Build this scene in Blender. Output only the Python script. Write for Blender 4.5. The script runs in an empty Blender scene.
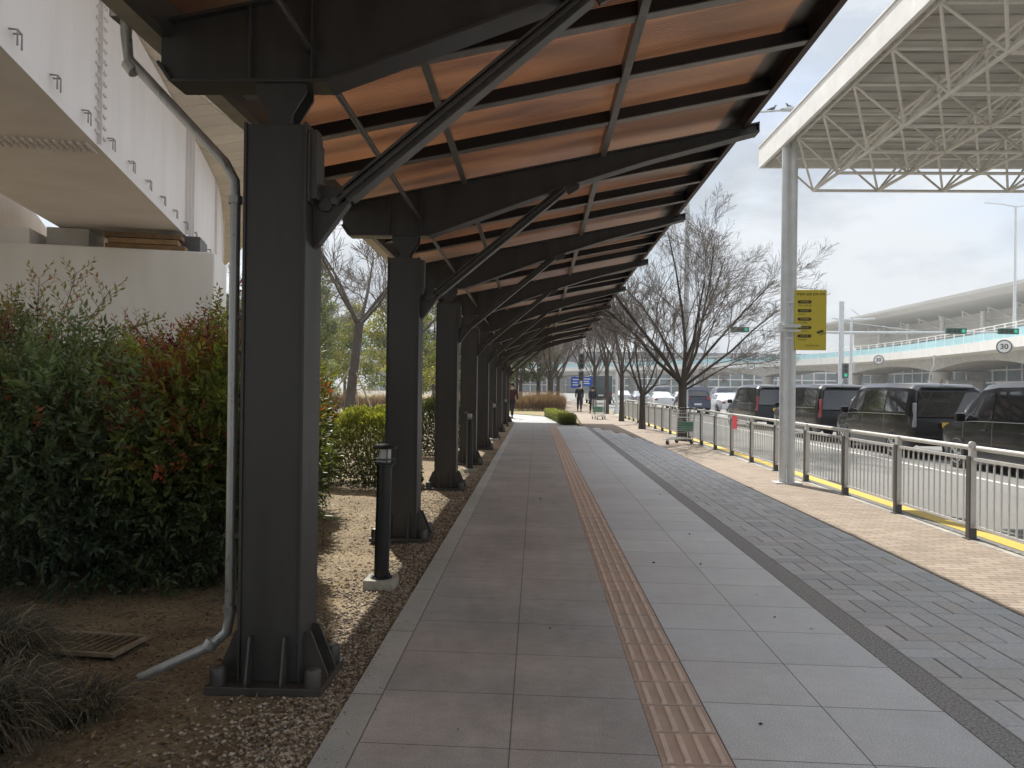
import bpy, bmesh, math, random
import numpy as np
from mathutils import Vector, Matrix

R = math.radians
PI = math.pi
scene = bpy.context.scene
col = scene.collection

# ------------------------------------------------------------------ camera
cam_d = bpy.data.cameras.new('camera')
cam = bpy.data.objects.new('camera', cam_d)
col.objects.link(cam)
cam_d.sensor_width = 36.0
cam_d.lens = 770.0 / 1024.0 * 36.0
cam_d.clip_start = 0.05
cam_d.clip_end = 3000
cam.location = (0, 0, 1.55)
cam.matrix_world = (Matrix.Translation((0, 0, 1.55)) @ Matrix.Rotation(R(1.79), 4, 'Z')
                    @ Matrix.Rotation(R(90.23), 4, 'X') @ Matrix.Rotation(R(0.7), 4, 'Z'))
scene.camera = cam

# ------------------------------------------------------------------ sky
SUN_EL, SUN_AZ = 49.5, -20.0          # azimuth from +Y towards +X
world = bpy.data.worlds.new('World')
scene.world = world
world.use_nodes = True
nt = world.node_tree
for n in list(nt.nodes):
    nt.nodes.remove(n)
wo = nt.nodes.new('ShaderNodeOutputWorld')
bg = nt.nodes.new('ShaderNodeBackground')
bg.inputs['Strength'].default_value = 0.1
sky = nt.nodes.new('ShaderNodeTexSky')
sky.sky_type = 'NISHITA'
sky.sun_disc = False
sky.sun_elevation = R(SUN_EL)
sky.sun_rotation = R(SUN_AZ)
sky.air_density = 1.0
sky.dust_density = 2.0
tc = nt.nodes.new('ShaderNodeTexCoord')
mp = nt.nodes.new('ShaderNodeMapping')
mp.inputs['Scale'].default_value = (1.0, 1.0, 2.6)
mp.inputs['Location'].default_value = (3.1, 0.4, 0.2)
no = nt.nodes.new('ShaderNodeTexNoise')
no.inputs['Scale'].default_value = 2.2
no.inputs['Detail'].default_value = 9
no.inputs['Roughness'].default_value = 0.56
cr = nt.nodes.new('ShaderNodeValToRGB')
cr.color_ramp.elements[0].position = 0.30
cr.color_ramp.elements[0].color = (0.30, 0.30, 0.30, 1)
cr.color_ramp.elements[1].position = 0.52
cr.color_ramp.elements[1].color = (0.97, 0.97, 0.97, 1)
no2 = nt.nodes.new('ShaderNodeTexNoise')
no2.inputs['Scale'].default_value = 3.4
no2.inputs['Detail'].default_value = 8
no2.inputs['Roughness'].default_value = 0.6
cr2 = nt.nodes.new('ShaderNodeValToRGB')
cr2.color_ramp.elements[0].position = 0.40
cr2.color_ramp.elements[0].color = (3.55, 3.85, 4.2, 1)
cr2.color_ramp.elements[1].position = 0.58
cr2.color_ramp.elements[1].color = (5.35, 5.6, 5.85, 1)
mx = nt.nodes.new('ShaderNodeMix')
mx.data_type = 'RGBA'
L = nt.links
L.new(tc.outputs['Generated'], mp.inputs['Vector'])
L.new(mp.outputs['Vector'], no.inputs['Vector'])
L.new(mp.outputs['Vector'], no2.inputs['Vector'])
L.new(no.outputs['Fac'], cr.inputs['Fac'])
L.new(no2.outputs['Fac'], cr2.inputs['Fac'])
L.new(cr.outputs['Color'], mx.inputs['Factor'])
L.new(sky.outputs['Color'], mx.inputs[6])
spz = nt.nodes.new('ShaderNodeSeparateXYZ')
L.new(tc.outputs['Generated'], spz.inputs[0])
sq = nt.nodes.new('ShaderNodeMath'); sq.operation = 'MULTIPLY'
L.new(spz.outputs['Z'], sq.inputs[0]); L.new(spz.outputs['Z'], sq.inputs[1])
grad = nt.nodes.new('ShaderNodeMath'); grad.operation = 'MULTIPLY_ADD'      # overcast skies are brighter overhead
grad.inputs[1].default_value = 1.15; grad.inputs[2].default_value = 0.86
L.new(sq.outputs[0], grad.inputs[0])
vsc = nt.nodes.new('ShaderNodeVectorMath'); vsc.operation = 'SCALE'
L.new(cr2.outputs['Color'], vsc.inputs[0]); L.new(grad.outputs[0], vsc.inputs['Scale'])
L.new(vsc.outputs['Vector'], mx.inputs[7])
L.new(mx.outputs[2], bg.inputs['Color'])
L.new(bg.outputs['Background'], wo.inputs['Surface'])

sun_d = bpy.data.lights.new('sun', 'SUN')
sun_d.energy = 3.7
sun_d.angle = R(0.6)
sun_d.color = (1.0, 0.955, 0.89)
sun = bpy.data.objects.new('sun', sun_d)
col.objects.link(sun)
_sd = Vector((math.sin(R(SUN_AZ)) * math.cos(R(SUN_EL)), math.cos(R(SUN_AZ)) * math.cos(R(SUN_EL)), math.sin(R(SUN_EL))))
sun.rotation_euler = (-_sd).to_track_quat('-Z', 'Y').to_euler()
sun.location = _sd * 200

vs = scene.view_settings
vs.view_transform = 'Standard'
vs.look = 'None'
vs.gamma = 1
vs.use_curve_mapping = False
vs.exposure = 0.82
scene.cycles.use_denoising = True
scene.cycles.max_bounces = 8
scene.cycles.transparent_max_bounces = 12
scene.cycles.sample_clamp_indirect = 6

# ------------------------------------------------------------------ materials
def sset(node, key, val):
    if key in node.inputs:
        node.inputs[key].default_value = val

def mat(name, color, rough=0.6, metal=0.0, var=0.0, vscale=4.0, bump=0.0, bscale=60.0, coat=0.0,
        spec=0.5, color2=None, attr=None, detail=6, stretch=(1, 1, 1), emit=None, sss=0.0, rvar=0.0):
    m = bpy.data.materials.new(name)
    m.use_nodes = True
    t = m.node_tree
    b = t.nodes['Principled BSDF']
    c = (*color, 1)
    sset(b, 'Base Color', c)
    sset(b, 'Roughness', rough)
    sset(b, 'Metallic', metal)
    sset(b, 'Specular IOR Level', spec)
    sset(b, 'Coat Weight', coat)
    sset(b, 'Coat Roughness', 0.05)
    tcn = t.nodes.new('ShaderNodeTexCoord')
    mpn = t.nodes.new('ShaderNodeMapping')
    mpn.inputs['Scale'].default_value = stretch
    t.links.new(tcn.outputs['Object'], mpn.inputs['Vector'])
    src = None
    if attr:
        a = t.nodes.new('ShaderNodeAttribute')
        a.attribute_name = attr
        src = a.outputs['Color']
    if var > 0 or color2:
        n = t.nodes.new('ShaderNodeTexNoise')
        n.inputs['Scale'].default_value = vscale
        n.inputs['Detail'].default_value = detail
        n.inputs['Roughness'].default_value = 0.62
        t.links.new(mpn.outputs['Vector'], n.inputs['Vector'])
        mr = t.nodes.new('ShaderNodeMapRange')
        mr.inputs['From Min'].default_value = 0.3
        mr.inputs['From Max'].default_value = 0.7
        t.links.new(n.outputs['Fac'], mr.inputs['Value'])
        mixn = t.nodes.new('ShaderNodeMix')
        mixn.data_type = 'RGBA'
        t.links.new(mr.outputs['Result'], mixn.inputs['Factor'])
        if src is None:
            c2 = color2 if color2 else tuple(min(1, x * (1 + var)) for x in color)
            c1 = color if color2 else tuple(x * (1 - var) for x in color)
            mixn.inputs[6].default_value = (*c1, 1)
            mixn.inputs[7].default_value = (*c2, 1)
            src = mixn.outputs[2]
        else:
            mr.inputs['To Min'].default_value = 1 - var
            mr.inputs['To Max'].default_value = 1 + var
            vm = t.nodes.new('ShaderNodeVectorMath')
            vm.operation = 'SCALE'
            t.links.new(src, vm.inputs[0])
            t.links.new(mr.outputs['Result'], vm.inputs['Scale'])
            src = vm.outputs['Vector']
        if rvar > 0:
            rr = t.nodes.new('ShaderNodeMapRange')
            rr.inputs['To Min'].default_value = max(0.02, rough - rvar)
            rr.inputs['To Max'].default_value = min(1, rough + rvar)
            t.links.new(mr.outputs['Result'], rr.inputs['Value'])
            t.links.new(rr.outputs['Result'], b.inputs['Roughness'])
    if src is not None:
        t.links.new(src, b.inputs['Base Color'])
    if bump > 0:
        n = t.nodes.new('ShaderNodeTexNoise')
        n.inputs['Scale'].default_value = bscale
        n.inputs['Detail'].default_value = 5
        t.links.new(mpn.outputs['Vector'], n.inputs['Vector'])
        bp = t.nodes.new('ShaderNodeBump')
        bp.inputs['Strength'].default_value = bump
        bp.inputs['Distance'].default_value = 0.02
        t.links.new(n.outputs['Fac'], bp.inputs['Height'])
        t.links.new(bp.outputs['Normal'], b.inputs['Normal'])
    if emit:
        sset(b, 'Emission Color', (*emit[0], 1))
        sset(b, 'Emission Strength', emit[1])
    return m

def leaf_mat(name, trans=0.35, rough=0.45):
    m = bpy.data.materials.new(name)
    m.use_nodes = True
    t = m.node_tree
    b = t.nodes['Principled BSDF']
    a = t.nodes.new('ShaderNodeAttribute')
    a.attribute_name = 'Col'
    t.links.new(a.outputs['Color'], b.inputs['Base Color'])
    b.inputs['Roughness'].default_value = rough
    tr = t.nodes.new('ShaderNodeBsdfTranslucent')
    vm = t.nodes.new('ShaderNodeVectorMath')
    vm.operation = 'MULTIPLY'
    vm.inputs[1].default_value = (1.3, 1.25, 0.6)
    t.links.new(a.outputs['Color'], vm.inputs[0])
    t.links.new(vm.outputs['Vector'], tr.inputs['Color'])
    ms = t.nodes.new('ShaderNodeMixShader')
    ms.inputs['Fac'].default_value = trans
    t.links.new(b.outputs['BSDF'], ms.inputs[1])
    t.links.new(tr.outputs['BSDF'], ms.inputs[2])
    t.links.new(ms.outputs['Shader'], t.nodes['Material Output'].inputs['Surface'])
    return m

def grid_mat(name, color, bw, bh, mortar=0.004, mcol=(0.12, 0.12, 0.12), shear=0.0, off=(0, 0), offset=0.0,
             var=0.12, speck=0.25, rough=0.75, bump=0.3, stain=0.15, tint=None, swap=False):
    """Stone slabs or bricks laid in the XY plane, in metres."""
    m = bpy.data.materials.new(name)
    m.use_nodes = True
    t = m.node_tree
    b = t.nodes['Principled BSDF']
    b.inputs['Roughness'].default_value = rough
    tcn = t.nodes.new('ShaderNodeTexCoord')
    sp = t.nodes.new('ShaderNodeSeparateXYZ')
    t.links.new(tcn.outputs['Object'], sp.inputs[0])
    def math_(op, a, bb):
        n = t.nodes.new('ShaderNodeMath')
        n.operation = op
        for i, v in enumerate((a, bb)):
            if isinstance(v, (int, float)):
                n.inputs[i].default_value = v
            else:
                t.links.new(v, n.inputs[i])
        return n.outputs[0]
    x = math_('ADD', sp.outputs['X'], off[0])
    y = math_('ADD', math_('ADD', sp.outputs['Y'], math_('MULTIPLY', sp.outputs['X'], shear)), off[1])
    cb = t.nodes.new('ShaderNodeCombineXYZ')
    t.links.new(y if swap else x, cb.inputs[0])
    t.links.new(x if swap else y, cb.inputs[1])
    br = t.nodes.new('ShaderNodeTexBrick')
    br.offset = offset
    br.squash = 1.0
    br.inputs['Scale'].default_value = 1.0
    br.inputs['Brick Width'].default_value = bw
    br.inputs['Row Height'].default_value = bh
    br.inputs['Mortar Size'].default_value = mortar
    br.inputs['Mortar Smooth'].default_value = 0.3
    br.inputs['Bias'].default_value = 0.0
    c2 = tint if tint else tuple(v * (1 + var) for v in color)
    br.inputs['Color1'].default_value = (*[v * (1 - var) for v in color], 1)
    br.inputs['Color2'].default_value = (*c2, 1)
    br.inputs['Mortar'].default_value = (*mcol, 1)
    t.links.new(cb.outputs[0], br.inputs['Vector'])
    def noise(scale, lo, hi, det=6, fmin=0.3, fmax=0.7):
        n = t.nodes.new('ShaderNodeTexNoise')
        n.inputs['Scale'].default_value = scale
        n.inputs['Detail'].default_value = det
        n.inputs['Roughness'].default_value = 0.65
        t.links.new(tcn.outputs['Object'], n.inputs['Vector'])
        r = t.nodes.new('ShaderNodeMapRange')
        r.inputs['From Min'].default_value = fmin
        r.inputs['From Max'].default_value = fmax
        r.inputs['To Min'].default_value = lo
        r.inputs['To Max'].default_value = hi
        t.links.new(n.outputs['Fac'], r.inputs['Value'])
        return n, r.outputs['Result']
    n1, s1 = noise(140, 1 - speck, 1 + speck, 3)
    n2, s2 = noise(1.1, 1 - stain, 1 + stain * 0.6, 8)
    n3, s3 = noise(9, 1 - stain * 0.5, 1 + stain * 0.5, 6)
    f = math_('MULTIPLY', math_('MULTIPLY', s1, s2), s3)
    vm = t.nodes.new('ShaderNodeVectorMath')
    vm.operation = 'SCALE'
    t.links.new(br.outputs['Color'], vm.inputs[0])
    t.links.new(f, vm.inputs['Scale'])
    t.links.new(vm.outputs['Vector'], b.inputs['Base Color'])
    h = math_('SUBTRACT', math_('MULTIPLY', n1.outputs['Fac'], 0.12), br.outputs['Fac'])
    bp = t.nodes.new('ShaderNodeBump')
    bp.inputs['Strength'].default_value = bump
    bp.inputs['Distance'].default_value = 0.004
    t.links.new(h, bp.inputs['Height'])
    t.links.new(bp.outputs['Normal'], b.inputs['Normal'])
    return m

M = {}
M['dark_steel'] = mat('dark_steel', (0.038, 0.036, 0.034), 0.42, 0.0, color2=(0.058, 0.054, 0.049), vscale=2.5, stretch=(3, 3, .5), bump=0.04, bscale=150, spec=0.5, rvar=0.08)
M['dark_steel2'] = mat('dark_steel_worn', (0.046, 0.044, 0.042), 0.38, 0.0, color2=(0.085, 0.075, 0.062), vscale=5, spec=0.5, rvar=0.08)
M['galv'] = mat('galvanised_pipe', (0.36, 0.36, 0.345), 0.34, 0.6, var=0.25, vscale=12, rvar=0.12, stretch=(1, 1, 0.4))
M['black_paint'] = mat('black_paint', (0.012, 0.012, 0.013), 0.35, var=0.2, vscale=10)
M['concrete'] = mat('concrete', (0.42, 0.40, 0.36), 0.85, var=0.18, vscale=1.3, bump=0.15, bscale=40)
M['concrete_white'] = mat('concrete_white', (0.78, 0.765, 0.74), 0.8, color2=(.66, .64, .60), vscale=1.1, bump=0.05, bscale=30, stretch=(1, 1, 0.25))
M['concrete_old'] = mat('concrete_old', (0.38, 0.36, 0.30), 0.9, var=0.3, vscale=9, bump=0.4, bscale=60)
M['girder'] = mat('girder_paint', (0.77, 0.73, 0.72), 0.55, color2=(.66, .61, .58), vscale=0.8, stretch=(1.6, 1.6, 0.35), detail=9)
M['steel_rail'] = mat('stainless_rail', (0.56, 0.55, 0.52), 0.4, 0.15, var=0.1, vscale=8)
M['post_dark'] = mat('post_dark', (0.10, 0.098, 0.094), 0.5, 0.2, var=0.2, vscale=7)
M['white_steel'] = mat('white_steel', (0.80, 0.79, 0.75), 0.45, var=0.10, vscale=3)
M['grey_pole'] = mat('grey_pole', (0.66, 0.68, 0.69), 0.4, 0.1, var=0.10, vscale=5)
M['bark'] = mat('bark', (0.075, 0.062, 0.053), 0.95, var=0.4, vscale=9, bump=0.7, bscale=25, stretch=(1, 1, 0.3))
M['twig'] = mat('twig', (0.16, 0.135, 0.115), 0.95, var=0.3, vscale=2)
M['wood'] = mat('stake_wood', (0.36, 0.29, 0.20), 0.85, var=0.25, vscale=6)
M['leaf'] = leaf_mat('leaf', 0.35, 0.42)
M['leaf_far'] = leaf_mat('leaf_far', 0.45, 0.7)
M['glass_teal'] = mat('glass_teal', (0.30, 0.55, 0.56), 0.2, var=0.12, vscale=0.5, spec=0.6)
M['glass_dark'] = mat('glass_dark', (0.05, 0.075, 0.085), 0.08, var=0.4, vscale=0.3, spec=0.8)
M['car_glass'] = mat('car_glass', (0.008, 0.009, 0.010), 0.03, spec=0.8, coat=0.6)
M['car_black'] = mat('car_black', (0.005, 0.005, 0.006), 0.16, var=0.1, vscale=5, coat=0.35, spec=.4)
M['car_blue'] = mat('car_blue', (0.012, 0.018, 0.05), 0.22, coat=1.0)
M['car_white'] = mat('car_white', (0.70, 0.71, 0.72), 0.25, coat=1.0)
M['car_grey'] = mat('car_grey', (0.25, 0.26, 0.28), 0.25, metal=0.4, coat=1.0)
M['rubber'] = mat('rubber', (0.018, 0.018, 0.018), 0.85)
M['alloy'] = mat('alloy', (0.55, 0.56, 0.57), 0.25, 0.8)
M['red_lamp'] = mat('red_lamp', (0.30, 0.012, 0.015), 0.12, coat=1.0)
M['clear_lamp'] = mat('clear_lamp', (0.62, 0.64, 0.66), 0.08, 0.3, coat=1.0)
M['plate_yellow'] = mat('plate_yellow', (0.70, 0.48, 0.05), 0.45)
M['plate_white'] = mat('plate_white', (0.70, 0.70, 0.70), 0.45)
M['sign_yellow'] = mat('sign_yellow', (0.58, 0.47, 0.035), 0.45, var=0.05, vscale=3)
M['black'] = mat('flat_black', (0.012, 0.012, 0.012), 0.55)
M['white'] = mat('flat_white', (0.75, 0.75, 0.73), 0.5)
M['sign_blue'] = mat('sign_blue', (0.012, 0.09, 0.50), 0.45)
M['red_sign'] = mat('red_banner', (0.62, 0.05, 0.07), 0.6)

# ------------------------------------------------------------------ helpers
class MB:
    def __init__(s):
        s.v = []; s.f = []; s.c = []
    def add(s, verts, faces, color=None):
        o = len(s.v)
        s.v.extend([tuple(p) for p in verts])
        s.f.extend([tuple(i + o for i in f) for f in faces])
        if color is not None:
            s.c.extend([color] * len(verts))
        return s
    def box(s, c, size, rot=None, color=None):
        hx, hy, hz = size[0] / 2, size[1] / 2, size[2] / 2
        P = [Vector((x, y, z)) for x in (-hx, hx) for y in (-hy, hy) for z in (-hz, hz)]
        if rot is not None:
            P = [rot @ p for p in P]
        P = [p + Vector(c) for p in P]
        return s.add(P, [(0, 1, 3, 2), (4, 6, 7, 5), (0, 4, 5, 1), (2, 3, 7, 6), (0, 2, 6, 4), (1, 5, 7, 3)], color)
    def span(s, a, b, color=None):
        a, b = Vector(a), Vector(b)
        return s.box((a + b) / 2, [abs(q) for q in (b - a)], color=color)
    def bar(s, a, b, w, h, up=(0, 0, 1), color=None):
        """rectangular bar from a to b; w sideways, h along up"""
        a, b = Vector(a), Vector(b)
        d = b - a
        y = d.normalized()
        x = y.cross(Vector(up)).normalized()
        z = x.cross(y)
        rot = Matrix((x, y, z)).transposed()
        return s.box((a + b) / 2, (w, d.length, h), rot, color)
    def tube(s, pts, rads, n=8, cap=True, color=None):
        pts = [Vector(p) for p in pts]
        if isinstance(rads, (int, float)):
            rads = [rads] * len(pts)
        V = []; F = []
        up = None
        for i, p in enumerate(pts):
            if i == 0: d = pts[1] - pts[0]
            elif i == len(pts) - 1: d = pts[-1] - pts[-2]
            else: d = (pts[i + 1] - pts[i]).normalized() + (pts[i] - pts[i - 1]).normalized()
            d = d.normalized()
            if up is None:
                up = Vector((0, 0, 1)) if abs(d.z) < 0.9 else Vector((1, 0, 0))
            x = d.cross(up)
            if x.length < 1e-4:
                x = d.cross(Vector((0, 1, 0)))
            x.normalize()
            y = x.cross(d).normalized()
            up = y
            for k in range(n):
                a = 2 * PI * k / n
                V.append(p + (x * math.cos(a) + y * math.sin(a)) * rads[i])
        for i in range(len(pts) - 1):
            for k in range(n):
                k2 = (k + 1) % n
                F.append((i * n + k, i * n + k2, (i + 1) * n + k2, (i + 1) * n + k))
        if cap:
            F.append(tuple(range(n - 1, -1, -1)))
            F.append(tuple((len(pts) - 1) * n + k for k in range(n)))
        return s.add(V, F, color)
    def prism(s, poly, origin, ux, uy, depth):
        """extrude polygon (2D) along ux x uy by depth (centred)"""
        ux, uy, o = Vector(ux), Vector(uy), Vector(origin)
        nrm = ux.cross(uy).normalized()
        n = len(poly)
        V = [o + ux * p[0] + uy * p[1] - nrm * depth / 2 for p in poly] + [o + ux * p[0] + uy * p[1] + nrm * depth / 2 for p in poly]
        F = [tuple(range(n - 1, -1, -1)), tuple(range(n, 2 * n))]
        for i in range(n):
            j = (i + 1) % n
            F.append((i, j, n + j, n + i))
        return s.add(V, F)
    def lathe(s, prof, n=20, o=(0, 0, 0)):
        V = []; F = []
        for r, z in prof:
            for k in range(n):
                a = 2 * PI * k / n
                V.append((o[0] + r * math.cos(a), o[1] + r * math.sin(a), o[2] + z))
        for i in range(len(prof) - 1):
            for k in range(n):
                k2 = (k + 1) % n
                F.append((i * n + k, i * n + k2, (i + 1) * n + k2, (i + 1) * n + k))
        F.append(tuple(range(n - 1, -1, -1)))
        F.append(tuple((len(prof) - 1) * n + k for k in range(n)))
        return s.add(V, F)
    def grid(s, rows, color=None):
        n = len(rows[0])
        V = [p for r in rows for p in r]
        F = [(i * n + k, i * n + k + 1, (i + 1) * n + k + 1, (i + 1) * n + k) for i in range(len(rows) - 1) for k in range(n - 1)]
        return s.add(V, F, color)
    def build(s, name, m, parent=None, smooth=None, bevel=0, kind=None):
        me = bpy.data.meshes.new(name)
        me.from_pydata(s.v, [], s.f)
        if s.c and len(s.c) == len(s.v):
            a = me.color_attributes.new('Col', 'FLOAT_COLOR', 'POINT')
            a.data.foreach_set('color', np.array([(*c, 1) for c in s.c], dtype=np.float32).ravel())
        if isinstance(m, str): m = M[m]
        if m: me.materials.append(m)
        if smooth is not None:
            me.shade_smooth()
            if smooth > 0:
                me.set_sharp_from_angle(angle=R(smooth))
        me.validate()
        me.update()
        o = bpy.data.objects.new(name, me)
        col.objects.link(o)
        if parent is not None: o.parent = parent
        if bevel:
            b = o.modifiers.new('bevel', 'BEVEL')
            b.width = bevel; b.segments = 2; b.limit_method = 'ANGLE'; b.angle_limit = R(40)
        if kind: o['kind'] = kind
        return o

def tag(o, label, cat, group=None):
    o['label'] = label; o['category'] = cat
    if group: o['group'] = group
    return o

def thing(name, label, cat, loc=(0, 0, 0), rz=0, group=None, scale=1):
    o = bpy.data.objects.new(name, None)
    o.empty_display_size = 0.2
    col.objects.link(o)
    o.location = loc
    o.rotation_euler = (0, 0, rz)
    if scale != 1: o.scale = (scale,) * 3
    return tag(o, label, cat, group)

def copy_tree(o, parent=None):
    c = o.copy()
    col.objects.link(c)
    if parent is not None:
        c.parent = parent
    for ch in KIDS(o):
        copy_tree(ch, c)
    return c

def KIDS(o):
    return [x for x in o.children]

def dup(o, loc, rz=0, label=None, group=None, scale=None):
    c = copy_tree(o)
    c.location = loc
    c.rotation_euler = (0, 0, rz)
    if scale: c.scale = (scale,) * 3
    if label: c['label'] = label
    if group: c['group'] = group
    return c

def text_mesh(name, txt, size, m, parent, loc, rot, extrude=0.001, align='CENTER', spacing=1.0, bold=0.0):
    cu = bpy.data.curves.new(name, 'FONT')
    cu.body = txt; cu.size = size; cu.extrude = extrude
    cu.align_x = align; cu.align_y = 'CENTER'
    cu.space_character = spacing
    cu.offset = bold
    tmp = bpy.data.objects.new(name, cu)
    col.objects.link(tmp)
    bpy.context.view_layer.update()
    dg = bpy.context.evaluated_depsgraph_get()
    me = bpy.data.meshes.new_from_object(tmp.evaluated_get(dg))
    bpy.data.objects.remove(tmp)
    me.materials.clear()
    me.materials.append(M[m] if isinstance(m, str) else m)
    o = bpy.data.objects.new(name, me)
    col.objects.link(o)
    o.parent = parent
    o.location = loc
    o.rotation_euler = rot
    return o

def raw_mesh(name, verts, faces, m, parent=None, colors=None, smooth=False):
    """numpy verts (N,3), faces (F,k) -> object"""
    verts = np.asarray(verts, dtype=np.float32); faces = np.asarray(faces, dtype=np.int32)
    me = bpy.data.meshes.new(name)
    me.vertices.add(len(verts))
    me.vertices.foreach_set('co', verts.ravel())
    k = faces.shape[1]
    me.loops.add(faces.size)
    me.loops.foreach_set('vertex_index', faces.ravel())
    me.polygons.add(len(faces))
    me.polygons.foreach_set('loop_start', np.arange(0, faces.size, k, dtype=np.int32))
    me.polygons.foreach_set('loop_total', np.full(len(faces), k, dtype=np.int32))
    me.update(calc_edges=True)
    if colors is not None:
        a = me.color_attributes.new('Col', 'FLOAT_COLOR', 'POINT')
        cc = np.ones((len(verts), 4), dtype=np.float32); cc[:, :3] = colors
        a.data.foreach_set('color', cc.ravel())
    if isinstance(m, str): m = M[m]
    me.materials.append(m)
    if smooth: me.shade_smooth()
    o = bpy.data.objects.new(name, me)
    col.objects.link(o)
    if parent is not None: o.parent = parent
    return o

def unit(a):
    return a / np.maximum(np.linalg.norm(a, axis=1, keepdims=True), 1e-9)

def leaves(pos, d, size, aspect, rng, cols, fold=0.25):
    """folded lance-shaped leaves: pos (N,3) base, d (N,3) direction, size (N,), returns verts, faces, colors"""
    n = len(pos)
    d = unit(d)
    r = unit(rng.normal(size=(n, 3)))
    side = unit(np.cross(d, r))
    nrm = np.cross(side, d)
    s = size[:, None]
    a = pos
    b = pos + d * s * 0.45 + side * s * aspect + nrm * s * fold * 0.3
    c = pos + d * s
    e = pos + d * s * 0.45 - side * s * aspect + nrm * s * fold * 0.3
    V = np.stack([a, b, c, e], 1).reshape(-1, 3)
    i = np.arange(n) * 4
    F = np.concatenate([np.stack([i, i + 1, i + 2], 1), np.stack([i, i + 2, i + 3], 1)])
    C = np.repeat(cols, 4, axis=0)
    return V, F, C

def catmull(pts, n):
    out = []
    P = [Vector(p) for p in pts]
    P = [P[0] * 2 - P[1]] + P + [P[-1] * 2 - P[-2]]
    for i in range(1, len(P) - 2):
        for k in range(n):
            t = k / n
            a, b, c, d = P[i - 1], P[i], P[i + 1], P[i + 2]
            out.append(0.5 * ((2 * b) + (c - a) * t + (2 * a - 5 * b + 4 * c - d) * t * t + (3 * b - a - 3 * c + d) * t ** 3))
    out.append(P[-2])
    return out

# ------------------------------------------------------------------ ground
M['ground'] = mat('ground_far', (0.20, 0.18, 0.14), 0.95, var=0.3, vscale=0.05, bump=0.2, bscale=4)
M['road'] = mat('road_asphalt', (0.20, 0.197, 0.185), 0.85, var=0.14, vscale=0.5, bump=0.35, bscale=120, stretch=(1, 0.25, 1))
M['paint_yellow'] = mat('paint_yellow', (0.60, 0.42, 0.07), 0.7, var=0.15, vscale=14)
M['paint_white'] = mat('paint_white', (0.62, 0.62, 0.60), 0.7, var=0.2, vscale=14)

def soil_mat():
    m = bpy.data.materials.new('soil')
    m.use_nodes = True
    t = m.node_tree; b = t.nodes['Principled BSDF']
    b.inputs['Roughness'].default_value = 0.95
    tcn = t.nodes.new('ShaderNodeTexCoord')
    def noise(s, d=8):
        n = t.nodes.new('ShaderNodeTexNoise'); n.inputs['Scale'].default_value = s
        n.inputs['Detail'].default_value = d; n.inputs['Roughness'].default_value = 0.68
        t.links.new(tcn.outputs['Object'], n.inputs['Vector']); return n.outputs['Fac']
    def ramp(f, els):
        r = t.nodes.new('ShaderNodeValToRGB')
        r.color_ramp.elements[0].position, r.color_ramp.elements[0].color = els[0][0], (*els[0][1], 1)
        r.color_ramp.elements[1].position, r.color_ramp.elements[1].color = els[1][0], (*els[1][1], 1)
        for p, c in els[2:]:
            e = r.color_ramp.elements.new(p); e.color = (*c, 1)
        t.links.new(f, r.inputs['Fac']); return r.outputs['Color']
    a = ramp(noise(1.6), [(0.3, (0.20, 0.155, 0.10)), (0.62, (0.38, 0.31, 0.205)), (0.7, (0.46, 0.38, 0.25))])
    c = ramp(noise(34, 6), [(0.32, (0.34, 0.30, 0.26)), (0.66, (1.25, 1.2, 1.1))])
    mx = t.nodes.new('ShaderNodeMix'); mx.data_type = 'RGBA'; mx.blend_type = 'MULTIPLY'
    mx.inputs['Factor'].default_value = 0.85
    t.links.new(a, mx.inputs[6]); t.links.new(c, mx.inputs[7])
    t.links.new(mx.outputs[2], b.inputs['Base Color'])
    bp = t.nodes.new('ShaderNodeBump'); bp.inputs['Strength'].default_value = 0.9; bp.inputs['Distance'].default_value = 0.03
    t.links.new(noise(42, 8), bp.inputs['Height']); t.links.new(bp.outputs['Normal'], b.inputs['Normal'])
    return m
M['soil'] = soil_mat()
M['slab'] = grid_mat('granite_slabs', (0.43, 0.435, 0.425), 0.657, 0.585, 0.004, (0.15, 0.14, 0.13), shear=0.038,
                     off=(0.752, 0.21), var=0.10, tint=(0.415, 0.42, 0.41), speck=0.36, stain=0.24, rough=0.5)
M['slab_r'] = grid_mat('granite_slabs_light', (0.56, 0.585, 0.595), 0.582, 0.585, 0.004, (0.14, 0.14, 0.14), shear=0.038,
                       off=(-0.838, 0.21), var=0.05, speck=0.34, stain=0.12, rough=0.5)
M['kerb'] = grid_mat('kerb_stone', (0.44, 0.46, 0.44), 4.0, 1.0, 0.005, (0.12, 0.11, 0.10), off=(2, 0.15), var=0.06, speck=0.32, stain=0.15)
M['border'] = mat('border_granite', (0.27, 0.27, 0.265), 0.8, var=0.6, vscale=75, bump=0.2, bscale=150, detail=3)
M['tan'] = grid_mat('tan_bricks', (0.32, 0.26, 0.20), 0.225, 0.075, 0.007, (0.17, 0.13, 0.10), offset=0.5, var=0.12,
                    tint=(0.39, 0.32, 0.25), speck=0.15, stain=0.16, rough=0.9, shear=0.03)
M['tactile'] = mat('tactile_tile', (0.52, 0.405, 0.325), 0.8, var=0.12, vscale=5, bump=0.2, bscale=200)
M['paver'] = mat('grey_paver', (0.3, 0.3, 0.31), 0.8, var=0.14, vscale=40, bump=0.3, bscale=160, attr='Col')

def sheet(name, poly, z, m, kind='structure', thick=0.0):
    b = MB()
    n = len(poly)
    if thick:
        b.add([(x, y, z - thick) for x, y in poly] + [(x, y, z) for x, y in poly],
              [tuple(range(n, 2 * n))] + [(i, (i + 1) % n, n + (i + 1) % n, n + i) for i in range(n)])
    else:
        b.add([(x, y, z) for x, y in poly], [tuple(range(n))])
    return b.build(name, m, kind=kind)

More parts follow.
